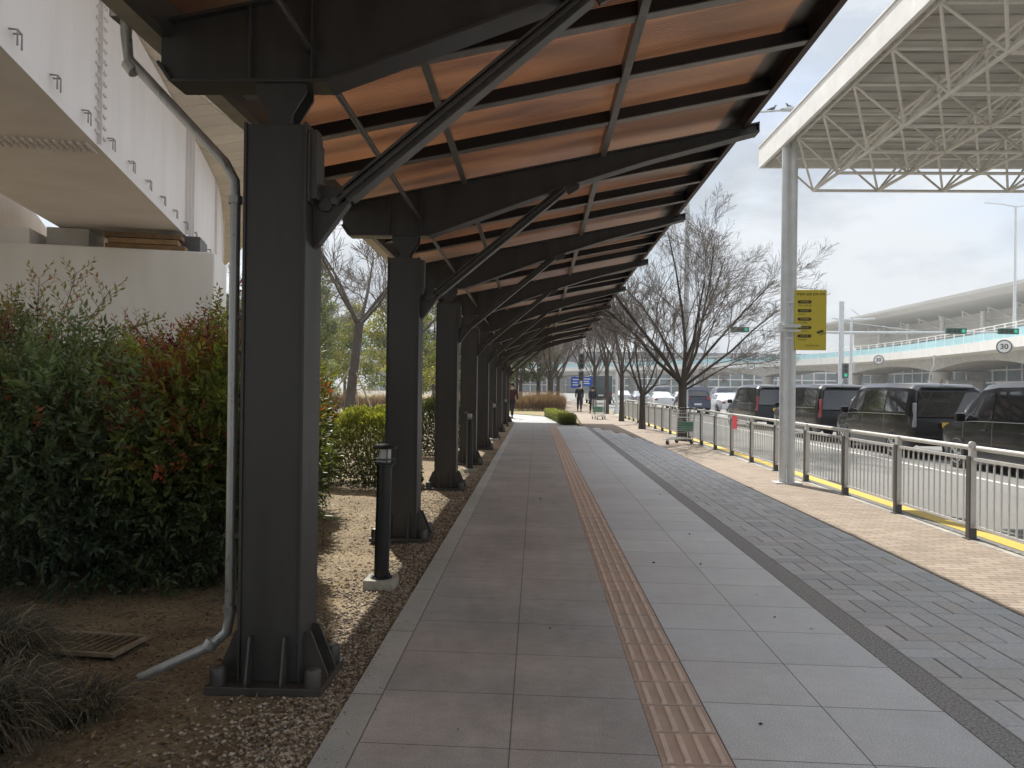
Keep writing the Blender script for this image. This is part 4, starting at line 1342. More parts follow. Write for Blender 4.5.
spots = [(k1, -11.0, 58, 1, 1.15, 'yellow green tree behind the grey green conifer'), (k1, -14.8, 62, 2, 1.1, 'yellow green tree at the left of the lawn row'), (k1, -6.0, 60, 3, 1.0, 'yellow green tree seen between the second and third columns'),
         (k1, -9.3, 70, 4, 1.35, 'large pale green tree at the back of the lawn'), (k1, -18.5, 66, 5, 1.3, 'pale green tree next to the lawn edge far left'), (k2, -10.3, 66, 2, 1.0, 'conifer rising behind the dark bare trunk'),
         (k2, -16.5, 58, 4, .9, 'smaller conifer far left of the lawn'), (k1, -4.2, 72, 2.5, 1.1, 'pale green tree behind the third and fourth columns'), (k3, -3.6, 74, 1, 1.1, 'dark broad tree left of the canopy end'),
         (k3, -12.5, 78, 2, 1.25, 'dark tree in the farthest row of the lawn'), (k3, -20, 80, 3, 1.3, 'dark tree in the farthest row at far left'), (k3, .2, 92, 4, 1.2, 'dark green tree far beyond the brown hedge'), (k3, -7, 90, 5, 1.3, 'dark tree in the farthest row behind the columns'),
         (k1, -24, 74, 1.4, 1.4, 'pale tree beyond the guideway at far left'), (k3, -29, 70, 2.4, 1.5, 'dark tree beyond the guideway at far left'), (k3, -16, 92, 1.1, 1.5, 'tall dark tree closing the back of the lawn')]
for p, x, y, rz_, s, lb in spots: dup(p, (x, y, 0), rz_, lb, scale=s)
for p in (k1, k2, k3):
    pass

# ------------------------------------------------------------------ space frame canopy and its post
sf = thing('space_frame_canopy', 'large pale road canopy with a tubular space frame under a ribbed roof at upper right', 'canopy', (4.20, 13.0, 0))
def rl(b, o=(4.20, 13.0)):
    b.v = [(x - o[0], y - o[1], z) for x, y, z in b.v]; return b
SX0, SX1, SY0, SY1 = 4.04, 15.2, 1.6, 14.2
b = MB()
b.add([(SX0 + .06, SY0, 5.88), (SX1, SY0, 5.88), (SX1, SY1, 5.88), (SX0 + .06, SY1, 5.88), (SX0 + .06, SY0, 5.93), (SX1, SY0, 5.93), (SX1, SY1, 5.93), (SX0 + .06, SY1, 5.93)],
      [(3, 2, 1, 0), (4, 5, 6, 7)])
k = 0
y = SY0 + .1
while y < SY1 - .05:
    b.span((SX0 + .07, y - .02, 5.862), (SX1, y + .02, 5.8795)); y += .33
M['frame_roof'] = mat('frame_roof', (.50, .49, .46), .7, var=.28, vscale=1.1, stretch=(.5, 4, 1))
rl(b).build('roof_deck', 'frame_roof', sf)
b = MB(); b.span((SX0, SY0, 5.62), (SX0 + .055, SY1 + .06, 5.99)); b.span((SX0 + .056, SY1 + .002, 5.62), (SX1, SY1 + .058, 5.98)); b.span((SX0 - .02, SY0, 5.991), (SX0 + .09, SY1 + .07, 6.01))
rl(b).build('fascia', 'white_steel', sf)
mod = 1.12; zt, zb_ = 5.72, 5.07
nx, ny = 9, 11
tx0, ty1 = 4.27, 13.95
top = lambda i, j: Vector((tx0 + i * mod, ty1 - j * mod, zt))
bot = lambda i, j: Vector((tx0 + (i + .5) * mod, ty1 - (j + .5) * mod + .30, zb_))
ch = MB(); dg2 = MB(); nd = MB()
for i in range(nx + 1):
    ch.tube([top(i, 0), top(i, ny)], .022, 6)
for j in range(ny + 1):
    ch.tube([top(0, j), top(nx, j)], .022, 6)
for i in range(nx):
    ch.tube([bot(i, 0), bot(i, ny - 1)], .026, 6)
for j in range(ny):
    ch.tube([bot(0, j), bot(nx - 1, j)], .026, 6)
for i in range(nx):
    for j in range(ny):
        for a, c in ((i, j), (i + 1, j), (i, j + 1), (i + 1, j + 1)):
            dg2.tube([bot(i, j), top(a, c)], .019, 6)
rl(ch).build('chord_grid', 'white_steel', sf)
# stubs from chords to deck
b = MB()
for i in range(nx + 1):
    for j in range(ny + 1):
        p = top(i, j); dg2.tube([p, (p.x, p.y, 5.846)], .03, 6)
rl(dg2).build('space_frame', 'white_steel', sf)
b = MB()
for dx in (-.067, .067):
    b.tube([(4.20 + dx, 13.0, .02), (4.20 + dx, 13.0, 5.70)], .064, 18)
b.span((4.20 - .02, 12.97, .3), (4.20 + .02, 13.03, 5.6))
o = rl(b).build('support_post', 'grey_pole', sf, smooth=40)
b = MB(); b.span((4.20 - .22, 12.86, .002), (4.20 + .22, 13.14, .022)); rl(b).build('base_plate', 'grey_pole', o)
# clamp with camera-like box
b = MB(); b.tube([(4.03, 12.9, 2.62), (4.37, 12.9, 2.62)], .03, 8); b.tube([(4.03, 12.9, 2.54), (4.37, 12.9, 2.54)], .02, 8); b.span((4.00, 12.86, 2.53), (4.06, 12.95, 2.66))
rl(b).build('clamp', 'grey_pole', sf)

# yellow enforcement sign
sg = thing('parking_sign', 'yellow parking enforcement sign with black pills of text on the pale twin post', 'sign', (4.53, 12.90, 2.22), R(-3))
b = MB(); b.span((-.255, -.012, 0), (.255, .012, 1.0)); b.build('sign_panel', 'sign_yellow', sg, bevel=.006)
b = MB()
for z in (.2, .8): b.span((-.40, .0125, z - .02), (.2, .03, z + .02))
b.build('sign_bracket', 'grey_pole', sg)
RT = (R(90), 0, 0)
M['sign_ink'] = mat('sign_ink', (.05, .035, .02), .5)
text_mesh('lettering', '주정차 집중 단속 지역', .050, 'sign_ink', sg, (0, -.0128, .925), RT, bold=.0006)
pills = [('단속대상', .80, '불법 주·정차 차량'), ('단속시간', .655, '연중무휴'), ('단속방법', .515, '무인 카메라'), ('단속기관', .375, '인천 중구청'), ('과 태 료', .235, '승용 4만원')]
for tx, z, sub in pills:
    b = MB(); 
    b.prism([(-.09, -.027), (.09, -.027), (.11, -.015), (.115, 0), (.11, .015), (.09, .027), (-.09, .027), (-.11, .015), (-.115, 0), (-.11, -.015)], (-.10, -.0135, z), (1, 0, 0), (0, 0, 1), .002)
    pl = b.build('text_pill', 'sign_ink', sg)
    text_mesh('lettering', tx, .037, 'sign_yellow', pl, (-.10, -.0148, z), RT)
    text_mesh('lettering', sub, .030, 'sign_ink', sg, (-.20, -.0128, z - .062), RT, align='LEFT')
text_mesh('lettering', '인천광역시 중구', .034, 'sign_ink', sg, (.03, -.0128, .075), RT)
b = MB()
b.box((.155, -.0135, .305), (.11, .002, .042), Matrix.Rotation(R(-18), 3, 'Y')); b.box((.175, -.0135, .262), (.05, .002, .012), Matrix.Rotation(R(-35), 3, 'Y')); b.box((.21, -.0135, .275), (.05, .002, .010), Matrix.Rotation(R(-18), 3, 'Y'))
b.build('camera_symbol', 'sign_ink', sg)

# ------------------------------------------------------------------ vehicles
def loft_body(st, name, m, parent, sharp=32):
    """st: list of rows; row = (y, [(w,z,dy)...]) from sill to roof centre"""
    b = MB()
    rows = []
    for y, prof in st:
        r = [(-w, y + dy, z) for w, z, dy in prof] + [(w, y + dy, z) for w, z, dy in reversed(prof)]
        rows.append(r)
    b.grid(rows)
    k = len(rows[0])
    b.f.append(tuple(range(k)))
    o0 = (len(rows) - 1) * k
    b.f.append(tuple(o0 + i for i in range(k - 1, -1, -1)))
    # underside
    b.add([rows[0][0], rows[0][-1], rows[-1][-1], rows[-1][0]], [(0, 1, 2, 3)])
    o = b.build(name, m, parent, smooth=sharp, bevel=0)
    return o
def interp(st, y, j):
    for (a, pa), (c, pc) in zip(st[:-1], st[1:]):
        if a <= y <= c:
            t = (y - a) / (c - a) if c > a else 0
            return Vector((pa[j][0] * (1 - t) + pc[j][0] * t, y + pa[j][2] * (1 - t) + pc[j][2] * t, pa[j][1] * (1 - t) + pc[j][1] * t))
    return Vector((st[-1][1][j][0], y, st[-1][1][j][1]))
def side_window(st, y0, y1, side, parent, lo=.08, hi=.90, j=3, slant0=0, slant1=0, n=5):
    rows = []
    for i in range(n + 1):
        r = []
        for t in (lo, (lo + hi) / 2, hi):
            y = y0 + (y1 - y0) * i / n + (slant0 * (1 - i / n) + slant1 * i / n) * t
            a, c = interp(st, y, j), interp(st, y, j + 1)
            p = a.lerp(c, t)
            r.append((side * (p.x + .007), p.y, p.z))
        rows.append(r)
    if side > 0: rows = [list(reversed(r)) for r in rows]
    b = MB(); b.grid(rows); return b.build('window', 'car_glass', parent, smooth=0)
def wheel(parent, x, y, r, side, name='wheel'):
    b = MB()
    pr = [(r * .60, -.10), (r * .93, -.105), (r, -.085), (r, .085), (r * .93, .105), (r * .66, .10)]
    b.lathe(pr, 26)
    b.v = [(z * side, a, c) for a, c, z in b.v]
    w = b.build(name, 'rubber', parent, smooth=40); w.location = (x, y, r)
    b = MB(); b.lathe([(r * .64, .085), (r * .67, .108), (r * .60, .112), (r * .58, .09)], 24)
    for k in range(5):
        a = 2 * PI * k / 5 + .3
        b.prism([(-.035, .04), (.035, .04), (.024, r * .60), (-.024, r * .60)], (0, 0, .098), (math.cos(a), math.sin(a), 0), (-math.sin(a), math.cos(a), 0), .02)
    b.lathe([(.06, .09), (.055, .112), (.01, .115)], 14)
    b.v = [(z * side, a, c) for a, c, z in b.v]
    b.build('rim', 'alloy', w, smooth=30)
    b = MB(); b.lathe([(r * 1.13, .02), (r * 1.13, .088), (r * .5, .089)], 26); b.v = [(z * side, a, c) for a, c, z in b.v]
    a_ = b.build('wheel_arch', 'black', parent); a_.location = (x - side * .004, y, r + .01)
    return w

def van(label, loc, paint='car_black', rz=0, group='black vans queued along the road', plate='plate_yellow', tail='red_lamp'):
    v = thing('parked_van', label, 'van', loc, rz, group)
    st = []
    def S(y, zb, wb, wm, wbelt, zbelt, wre, zre, wr, zr, d=(0, 0, 0, 0, 0)):
        st.append((y, [(wb, zb, d[0]), (wm, .52, d[1] if True else 0), (wm * .995, .78, d[1]), (wbelt, zbelt, d[2]), (wre, zre, d[3]), (wr, zr, d[4]), (0, zr + .02, d[4])]))
    S(-2.60, .36, .86, .92, .91, 1.08, .76, 1.70, .62, 1.80, (.03, 0, .03, .22, .30))
    S(-2.50, .30, .92, .965, .955, 1.09, .81, 1.74, .68, 1.84, (.0, 0, .02, .20, .27))
    S(-2.2, .27, .95, .985, .97, 1.09, .83, 1.76, .72, 1.87, (0, 0, 0, .05, .1))
    S(-1.0, .27, .96, .99, .975, 1.08, .85, 1.79, .74, 1.90)
    S(0.3, .27, .96, .99, .975, 1.06, .85, 1.78, .74, 1.89)
    S(0.9, .27, .96, .985, .97, 1.05, .83, 1.72, .72, 1.83)
    S(1.35, .27, .955, .98, .96, 1.03, .79, 1.52, .70, 1.61)
    S(1.75, .27, .95, .975, .95, 1.01, .78, 1.26, .68, 1.31)
    S(2.05, .27, .94, .965, .93, .98, .80, 1.06, .66, 1.09)
    S(2.38, .28, .90, .93, .88, .88, .76, .93, .62, .96)
    S(2.55, .30, .82, .85, .80, .78, .70, .82, .58, .85)
    S(2.62, .34, .74, .78, .74, .70, .64, .72, .50, .74)
    body = loft_body(st, 'body', paint, v)
    for s in (-1, 1):
        side_window(st, -2.22, -1.05, s, v, .10, .88, slant0=.10)
        side_window(st, -.98, .28, s, v, .10, .88)
        side_window(st, .36, 1.50, s, v, .10, .86, slant1=-.42, n=7)
        # door seams
        b = MB()
        for y in (-1.015, .32, 1.42):
            pts = [interp(st, y, j) for j in (1, 2, 3)]
            b.tube([(s * (p.x + .001), p.y, p.z) for p in pts], .004, 4)
        b.tube([(s * (interp(st, y, 3).x + .002), y, interp(st, y, 3).z + .012) for y in (-2.2, -1, .3, .9, 1.45)], .007, 5)
        b.build('seam', 'alloy' if s < 2 else 'black', v)
        for y in (-.80, .52):
            b = MB(); b.span((s * .985 - .012, y, .88), (s * .985 + .012, y + .20, .915)); b.build('door_handle', paint, v, bevel=.006)
        b = MB(); b.span((-.11, -.045, -.09), (.11, .05, .09)); mo = b.build('mirror', paint, v, bevel=.03); mo.location = (s * 1.07, 1.36, 1.13)
        b = MB(); p = interp(st, -2.56, 3); b.span((s * .925 - .035, -2.622, .80), (s * .925 + .03, -2.52, 1.40)); 
        b.v = [(x - s * max(0, z - 1.08) * .20, y + max(0, z - 1.08) * .34, z) for x, y, z in b.v]
        b.build('tail_light', tail, v, bevel=.015)
        b = MB(); b.span((s * .66 - .13, 2.30, .70), (s * .66 + .17, 2.60, .84)); b.v = [(x - s * max(0, (y - 2.2)) * .28, y, z) for x, y, z in b.v]; b.build('headlight', 'clear_lamp', v, bevel=.03)
        for y in (-1.55, 1.62): wheel(v, s * .90, y, .335, s)
    # rear window
    b = MB(); zz = [1.06, 1.4, 1.68]
    rows = []
    for z, w in zip(zz, (.86, .80, .72)):
        t = (z - 1.08) / .62
        yy = -2.57 + .19 * t - .012
        rows.append([(w, yy, z), (w * .5, yy - .012, z), (0, yy - .016, z), (-w * .5, yy - .012, z), (-w, yy, z)])
    b.grid(rows); b.build('rear_window', 'car_glass', v, smooth=0)
    b = MB(); b.span((-.60, -2.46, 1.76), (.60, -2.36, 1.80)); b.build('spoiler', paint, v, bevel=.01)
    b = MB(); b.span((-.86, -2.66, .34), (.86, -2.56, .58)); b.build('bumper', paint, v, bevel=.03)
    b = MB(); b.span((-.27, -2.635, .80), (.27, -2.605, .93)); pl = b.build('licence_plate', plate, v)
    # windscreen
    rows = []
    for y in (.98, 1.35, 1.75, 1.98):
        a, c = interp(st, y, 4), interp(st, y, 6)
        q = interp(st, y, 5)
        rows.append([(-a.x * .96, y + .01, a.z + .010), (-q.x * .9, y + .01, q.z + .010), (0, y + .01, c.z + .010), (q.x * .9, y + .01, q.z + .010), (a.x * .96, y + .01, a.z + .010)])
    b = MB(); b.grid(rows); b.build('windscreen', 'car_glass', v, smooth=0)
    b = MB(); b.tube([(0, -2.0, 1.90), (0, -2.08, 2.0)], .008, 5); b.build('antenna', 'black', v)
    return v

ZR = -.12
XV = 10.3
v1 = van('glossy black van nearest the camera, cut by the right picture edge', (10.35, 15.8, ZR))
van('black van with a yellow plate, just behind the nearest van', (10.25, 21.85, ZR), tail='car_grey')
van('black van with a bright red tail light, right of the twin post', (10.2, 28.0, ZR), plate='plate_white')
van('black van left of the twin post, its rear glass beside the post', (10.2, 35.2, ZR))
def car(label, loc, paint, rz=0, suv=False, group='cars queued farther down the road'):
    v = thing('parked_car', label, 'car', loc, rz, group)
    st = []
    h = 1.72 if suv else 1.44
    def S(y, zb, wb, wm, wbelt, zbelt, wre, zre, wr, zr, d=(0, 0, 0, 0, 0)):
        st.append((y, [(wb, zb, 0), (wm, .45, 0), (wm, .65, 0), (wbelt, zbelt, d[2]), (wre, zre, d[3]), (wr, zr, d[4]), (0, zr + .015, d[4])]))
    k = h - 1.44
    if suv:
        S(-2.35, .4, .8, .86, .85, 1.0, .70, 1.35, .6, 1.45, (0, 0, 0, .12, .2)); S(-2.1, .3, .9, .93, .92, 1.05, .76, 1.6, .66, 1.68, (0, 0, 0, .1, .15))
    else:
        S(-2.35, .36, .78, .84, .82, .88, .74, .93, .6, .95); S(-2.1, .26, .86, .90, .88, .95, .76, 1.0, .62, 1.03); S(-1.55, .24, .88, .92, .90, .96, .66, 1.12, .58, 1.15)
    S(-1.0, .24, .90, .93, .91, .96 + k * .3, .64, 1.34 + k, .55, 1.40 + k); S(-.1, .24, .90, .93, .91, .95 + k * .3, .64, 1.38 + k, .55, 1.44 + k)
    S(.5, .24, .90, .93, .91, .93 + k * .3, .64, 1.30 + k, .55, 1.36 + k); S(1.15, .24, .9, .93, .90, .91 + k * .4, .74, .98 + k * .5, .6, 1.0 + k * .5)
    S(1.9, .25, .86, .89, .86, .80 + k * .5, .74, .84 + k * .5, .58, .87 + k * .5); S(2.25, .30, .76, .80, .78, .68 + k * .5, .68, .70 + k * .5, .5, .72 + k * .5)
    loft_body(st, 'body', paint, v)
    for s in (-1, 1):
        side_window(st, -1.35 if not suv else -2.0, -.25, s, v, .12, .88)
        side_window(st, -.18, .85, s, v, .12, .86, slant1=-.25)
        for y in (-1.42, 1.38): wheel(v, s * .84, y, .32, s)
        b = MB(); b.span((s * .70 - .13, -2.37, .72 + k * .6), (s * .70 + .12, -2.25, .85 + k)); b.build('tail_light', 'red_lamp', v, bevel=.02)
        b = MB(); b.span((s * .62 - .12, 2.02, .60 + k * .4), (s * .62 + .14, 2.22, .70 + k * .4)); b.build('headlight', 'clear_lamp', v, bevel=.02)
    z0, z1, y0, y1 = (1.0, 1.32, -1.60, -1.06) if not suv else (1.10, 1.55, -2.36, -2.16)
    if suv: z0, z1 = 1.06, 1.34; y0, y1 = -2.37, -2.25
    b = MB(); b.grid([[(.66, y0 - .02, z0 + .05), (0, y0 - .03, z0 + .06), (-.66, y0 - .02, z0 + .05)], [(.56, y1, z1 + .05), (0, y1, z1 + .07), (-.56, y1, z1 + .05)]]); b.build('rear_window', 'car_glass', v, smooth=0)
    rows = []
    for y in (.55, .8, 1.1):
        a, q, c = interp(st, y, 4), interp(st, y, 5), interp(st, y, 6)
        rows.append([(-a.x * .96, y, a.z + .012), (-q.x, y, q.z + .012), (0, y, c.z + .012), (q.x, y, q.z + .012), (a.x * .96, y, a.z + .012)])
    b = MB(); b.grid(rows); b.build('windscreen', 'car_glass', v, smooth=0)
    b = MB(); b.span((-.25, -2.39, .55), (.25, -2.36, .66)); b.build('licence_plate', 'plate_white', v)
    return v
cw = car('white sedan in the next lane, between the dark blue car and the fourth van', (13.4, 55.5, ZR), 'car_white', R(4))
cs = car('dark blue tall car whose back shows right of the large bare trunk', (10.9, 54.5, ZR), 'car_blue', 0, True)
cs.scale = (1.0, 1.0, 1.10)
cg = car('silver grey car beyond the white sedan', (15.6, 52.0, ZR), 'car_grey', R(3))
for p, x, y, rz_, lb in [(cw, 10.6, 66, 0, 'white car seen between the two nearest bare trunks'), (cw, 13.2, 70, 0, 'white car behind the first white one, in the second lane'), (cg, 10.2, 76, 0, 'silver car in the kerb lane left of the smaller tree'),
                         (cw, 9.8, 88, 0, 'farthest white car near the waiting bus'), (cs, 13.3, 84, 0, 'dark car in the second lane, far back in the queue'), (cg, 16.8, 66, 0, 'silver car in the third lane, half hidden by the others'),
                         (cs, 18.5, 78, 0, 'dark car in the third lane beneath the viaduct'), (cw, 22.0, 92, R(8), 'white car under the viaduct, right of the dark blue car'), (cg, 20.5, 60, 0, 'silver car behind the fourth van roof')]:
    dup(p, (x, y, ZR), rz_, lb)
# minibus / truck seen from behind
bu = thing('waiting_bus', 'dark backed bus waiting at the far end of the road behind the luggage carts', 'bus', (6.75, 84, ZR))
b = MB(); b.span((-1.2, -3.6, .38), (1.2, 3.6, 3.0)); b.build('body', mat('bus_paint', (.06, .075, .08), .35, coat=.5), bu, bevel=.12)
b = MB(); b.span((-1.02, -3.63, 1.5), (1.02, -3.602, 2.65)); b.build('rear_window', 'glass_dark', bu, bevel=.01)
b = MB(); b.span((-1.1, -3.66, .45), (1.1, -3.603, .75)); b.build('bumper', 'black', bu)
for s in (-1, 1):
    b = MB(); b.span((s * 1.05 - .08, -3.64, .85), (s * 1.05 + .08, -3.603, 1.3)); b.build('tail_light', 'red_lamp', bu)
    b = MB(); b.span((s * 1.202 - .004, -3.1, 1.5), (s * 1.202 + .004, 3.2, 2.5)); b.build('window', 'glass_dark', bu)
    for y in (-2.3, 2.3): wheel(bu, s * 1.08, y, .42, s)
b = MB(); b.span((-.26, -3.664, .85), (.26, -3.64, 1.0)); b.build('licence_plate', 'plate_white', bu)

# red banners tied on the fence
for k, (y, lb) in enumerate([(17.9, 'small red notice tied to the fence, left of the twin post'), (14.3, 'small red notice on the fence close behind the twin post')]):
    b = MB(); b.box((4.585, y, .80), (.006, .42, .30)); o = b.build('red_notice', 'red_sign'); o.location = (0, 0, 0); tag(o, lb, 'notice', 'red notices on the fence')

# luggage cart
def luggage_cart(label, loc, rz):
    c = thing('luggage_cart', label, 'luggage cart', loc, rz, 'airport luggage carts')
    b = MB()
    for s in (-1, 1):
        b.tube([(s * .27, -.42, .14), (s * .24, .0, .16), (s * .10, .48, .16)], .016, 8)
        b.tube([(s * .27, -.40, .14), (s * .28, -.44, .55), (s * .27, -.50, .98)], .016, 8)
    b.tube([(-.10, .48, .16), (0, .50, .16), (.10, .48, .16)], .016, 8)
    for k in range(6):
        y = -.36 + k * .14; w = .25 - .022 * k; b.tube([(-w, y, .17), (w, y, .17)], .008, 6)
    for x in (-.12, 0, .12): b.tube([(x, -.40, .18), (x * .6, .42, .18)], .008, 6)
    b.build('frame', 'steel_rail', c, smooth=40)
    b = MB()
    for k in range(8):
        z = .30 + k * .055; b.tube([(-.27, -.445 - k * .006, z), (.27, -.445 - k * .006, z)], .005, 5)
    b.build('backrest_wires', 'steel_rail', c)
    b = MB(); b.span((-.24, -.475, .34), (.24, -.462, .62)); b.build('green_panel', mat('cart_green', (.10, .24, .17), .5) if 'cart_green' not in M else M['cart_green'], c)
    b = MB()
    for z in (.74, .84, .92):
        b.tube([(-.27, -.50, z), (-.27, -.22, z + .02), (.27, -.22, z + .02), (.27, -.50, z)], .006, 5)
    for k in range(9): b.tube([(-.26 + k * .065, -.22, .94), (-.26 + k * .065, -.24, .74), (-.26 + k * .065, -.49, .74)], .004, 4)
    b.build('basket', 'steel_rail', c)
    b = MB(); b.tube([(-.29, -.50, .98), (-.27, -.56, 1.0), (.27, -.56, 1.0), (.29, -.50, .98)], .019, 8); b.build('handle', 'black', c)
    for x, y in ((-.25, -.38), (.25, -.38), (0, .42)):
        b = MB(); b.tube([(x - .02, y, .062), (x + .02, y, .062)], .062, 14); w = b.build('wheel', 'rubber', c)
        b = MB(); b.span((x - .028, y - .02, .06), (x - .0205, y + .02, .15)); b.span((x + .0205, y - .02, .06), (x + .028, y + .02, .15)); b.build('fork', 'steel_rail', w)
    return c
lc = luggage_cart('luggage cart with a green panel parked against the fence by the large bare tree', (3.98, 21.9, 0.0), R(135))
dup(lc, (3.05, 38.2, 0), R(175), 'luggage cart left in the middle of the far brick path, front one of the pair')
dup(lc, (3.30, 38.9, 0), R(185), 'luggage cart standing right behind another one on the far brick path')

# ------------------------------------------------------------------ viaduct
VP = catmull([(47, 45, 0), (50, 62, 0), (53, 83, 0), (56.2, 103, 0), (58, 128, 0), (56.5, 150, 0), (50.5, 173, 0), (39, 196, 0), (20, 229, 0), (-8, 262, 0), (-50, 300, 0)], 10)
VP = [Vector((p.x, p.y)) for p in VP]
def vn(pts):     # outward = towards the camera (left of travel)
    return [-n for n in normals(pts)]
VN = vn(VP)
cum = [0]
for a, c in zip(VP[:-1], VP[1:]): cum.append(cum[-1] + (c - a).length)
def v_at(s):
    for i in range(len(cum) - 1):
        if cum[i] <= s <= cum[i + 1]:
            t = (s - cum[i]) / (cum[i + 1] - cum[i]); return VP[i].lerp(VP[i + 1], t), VN[i].lerp(VN[i + 1], t).normalized()
    return VP[-1], VN[-1]
vd = thing('road_viaduct', 'long curving pale concrete viaduct with a light blue parapet in front of the terminal', 'viaduct', (0, 0, 0))
def vsweep(prof, name, m, closed=True):
    b = MB(); sweep(b, prof, VP, VN, closed); return b.build(name, m, vd)
vsweep([(0, 6.75), (0.05, 7.95), (-.3, 7.95), (-.3, 7.6), (-13, 7.6), (-13, 6.9), (-1.2, 6.5)], 'deck', 'concrete_white')
M['fascia_pale'] = mat('fascia_pale', (.60, .59, .55), .7, var=.08, vscale=.4)
vsweep([(-.02, 7.96), (-.02, 8.95), (-.12, 8.95), (-.12, 7.96)], 'parapet_panel', mat('parapet_blue', (.36, .60, .64), .35, var=.12, vscale=.4))
b = MB()
for i in range(len(VP) - 1):
    a, c = VP[i] - VN[i] * .07, VP[i + 1] - VN[i + 1] * .07
    b.bar((a.x, a.y, 9.62), (c.x, c.y, 9.62), .08, .08); b.bar((a.x, a.y, 9.25), (c.x, c.y, 9.25), .05, .05)
b.build('handrail', 'white_steel', vd)
s = 2
while s < cum[-1]:
    p, n = v_at(s); b = MB()
    p = p - n * .07
    b.span((p.x - .06, p.y - .06, 7.9), (p.x + .06, p.y + .06, 9.62)); b.build('parapet_post', 'white_steel', vd); s += 3.0 if s < 170 else 6
# haunched beam
s0 = 52.5 - 30
piers = [cum[0] + x for x in (14, 43.5, 73, 102.5, 132, 160, 190, 222, 256)]
b = MB(); rows = []
s = 0
while s < cum[-1] - .5:
    p, n = v_at(s)
    d = min(abs(s - q) for q in piers) / 15.0
    zb = 5.75 - 1.15 * max(0, 1 - d) ** 2
    rows.append([(p.x - n.x * 1.25, p.y - n.y * 1.25, 6.52), (p.x - n.x * 1.6, p.y - n.y * 1.6, zb), (p.x - n.x * 9, p.y - n.y * 9, zb), (p.x - n.x * 9.4, p.y - n.y * 9.4, 6.8)])
    s += 1.5
b.grid(rows); b.build('haunched_beam', 'concrete', vd, smooth=30)
for q in piers:
    p, n = v_at(q)
    for off in (3.0, 8.0):
        c = p - n * off
        b = MB(); b.lathe([(1.15, -.15), (1.15, 3.3), (1.45, 4.62)], 20, (c.x, c.y, 0)); b.build('pier', 'concrete', vd, smooth=30)
# drain pipes
for q in (35, 68, 97):
    p, n = v_at(q); p = p + n * .12
    t = Vector((-n.y, n.x))
    b = MB(); c = p - n * 1.0 + t * (-4.0)
    b.tube([(p.x, p.y, 6.9), (p.x, p.y, 5.3), (c.x, c.y, 4.0), (c.x, c.y, 2.0)], .12, 8); b.build('drain_pipe', 'grey_pole', vd, smooth=40)
# speed limit roundels hung on the fascia
for q, lb in ((45.0, 'round 30 speed limit sign on the viaduct near the right picture edge'), (86.5, 'round 30 speed limit sign on the viaduct just right of the twin post'), (133.0, 'small round 30 sign on the viaduct above the white sedan')):
    p, n = v_at(q); 
    d = Vector((0 - p.x, 0 - p.y)).normalized()
    rzz = math.atan2(d.y, d.x) + PI / 2
    r = thing('speed_limit_sign', lb, 'sign', (p.x + n.x * .75, p.y + n.y * .75, 6.85), rzz, 'speed limit signs on the viaduct')
    def disc(rad, y, nm, m, w=.03, par=None):
        b = MB(); b.tube([(0, y, 0), (0, y - w, 0)], rad, 30); return b.build(nm, m, par or r)
    disc(.80, 0, 'rim', 'post_dark', .04)
    b = MB(); b.tube([(0, 0.002, 0), (0, .7, 0)], .05, 6); b.build('bracket', 'grey_pole', r)
    disc(.66, -.045, 'face', 'white', .01)
    text_mesh('lettering', '30', .80, 'sign_ink', r, (0, -.060, -.02), (R(90), 0, 0), extrude=.003, bold=.02)

# ------------------------------------------------------------------ terminal
tm = thing('terminal_building', 'long pale airport terminal with a broad overhanging roof behind the viaduct', 'building', (76, 120, 0))
def tr_(b): b.v = [(x - 76, y - 120, z) for x, y, z in b.v]; return b
Y0, Y1 = 50, 186
b = MB()
prof = [(70.0, 17.5), (69.9, 18.0), (80, 20.4), (110, 21.8), (110, 21.2), (83.5, 16.4), (72, 16.8)]
n = len(prof)
ysr = [50, 80, 110, 140, 170, 205]
rows = []
for y in ysr:
    e = 0
    rows.append([(x + 6 * e ** 2, y, z - 4.5 * e ** 2) for x, z in prof] )
rows = [r + [r[0]] for r in rows]
b.grid(rows); b.f.append(tuple(5 * (n + 1) + i for i in range(n - 1, -1, -1))); b.f.append(tuple(range(n))); tr_(b).build('roof', mat('terminal_roof', (.44, .435, .42), .6, var=.06, vscale=.1), tm)
for k in range(17):
    y = Y0 + 5 + k * 8
    b = MB(); b.bar((77.5, y, 16.3), (82.4, y, 14.6), .2, .25); b.span((77.6, y - .08, 15.4), (77.76, y + .08, 16.5)); tr_(b).build('roof_bracket', 'white_steel', tm)
b = MB(); b.span((82.5, Y0, 12.6), (83.0, 203, 16.5)); tr_(b).build('upper_wall', 'fascia_pale', tm)
b = MB(); b.span((83.1, Y0, 7.6), (83.4, 203, 12.6)); tr_(b).build('glazing', mat('terminal_glass', (.16, .30, .30), .12, var=.35, vscale=.25, spec=.7), tm)
b = MB()
for k in range(51): b.span((82.9, Y0 + k * 3 - .09, 7.6), (83.098, Y0 + k * 3 + .09, 12.6))
b.span((82.85, Y0, 10.3), (83.097, 203, 10.42)); b.span((82.4, Y0, 13.4), (82.49, 203, 13.5)); b.span((82.4, Y0, 14.9), (82.49, 203, 15.0)); tr_(b).build('mullions', 'white_steel', tm)
for k in range(10):
    y = Y0 + 8 + k * 14.0
    b = MB(); b.lathe([(.45, 7.6), (.45, 16.4)], 14, (80.8, y, 0)); tr_(b).build('column', 'white_steel', tm, smooth=40)
b = MB(); b.span((75, Y0, 7.0), (110, 204, 7.58)); tr_(b).build('floor_slab', 'concrete_white', tm)
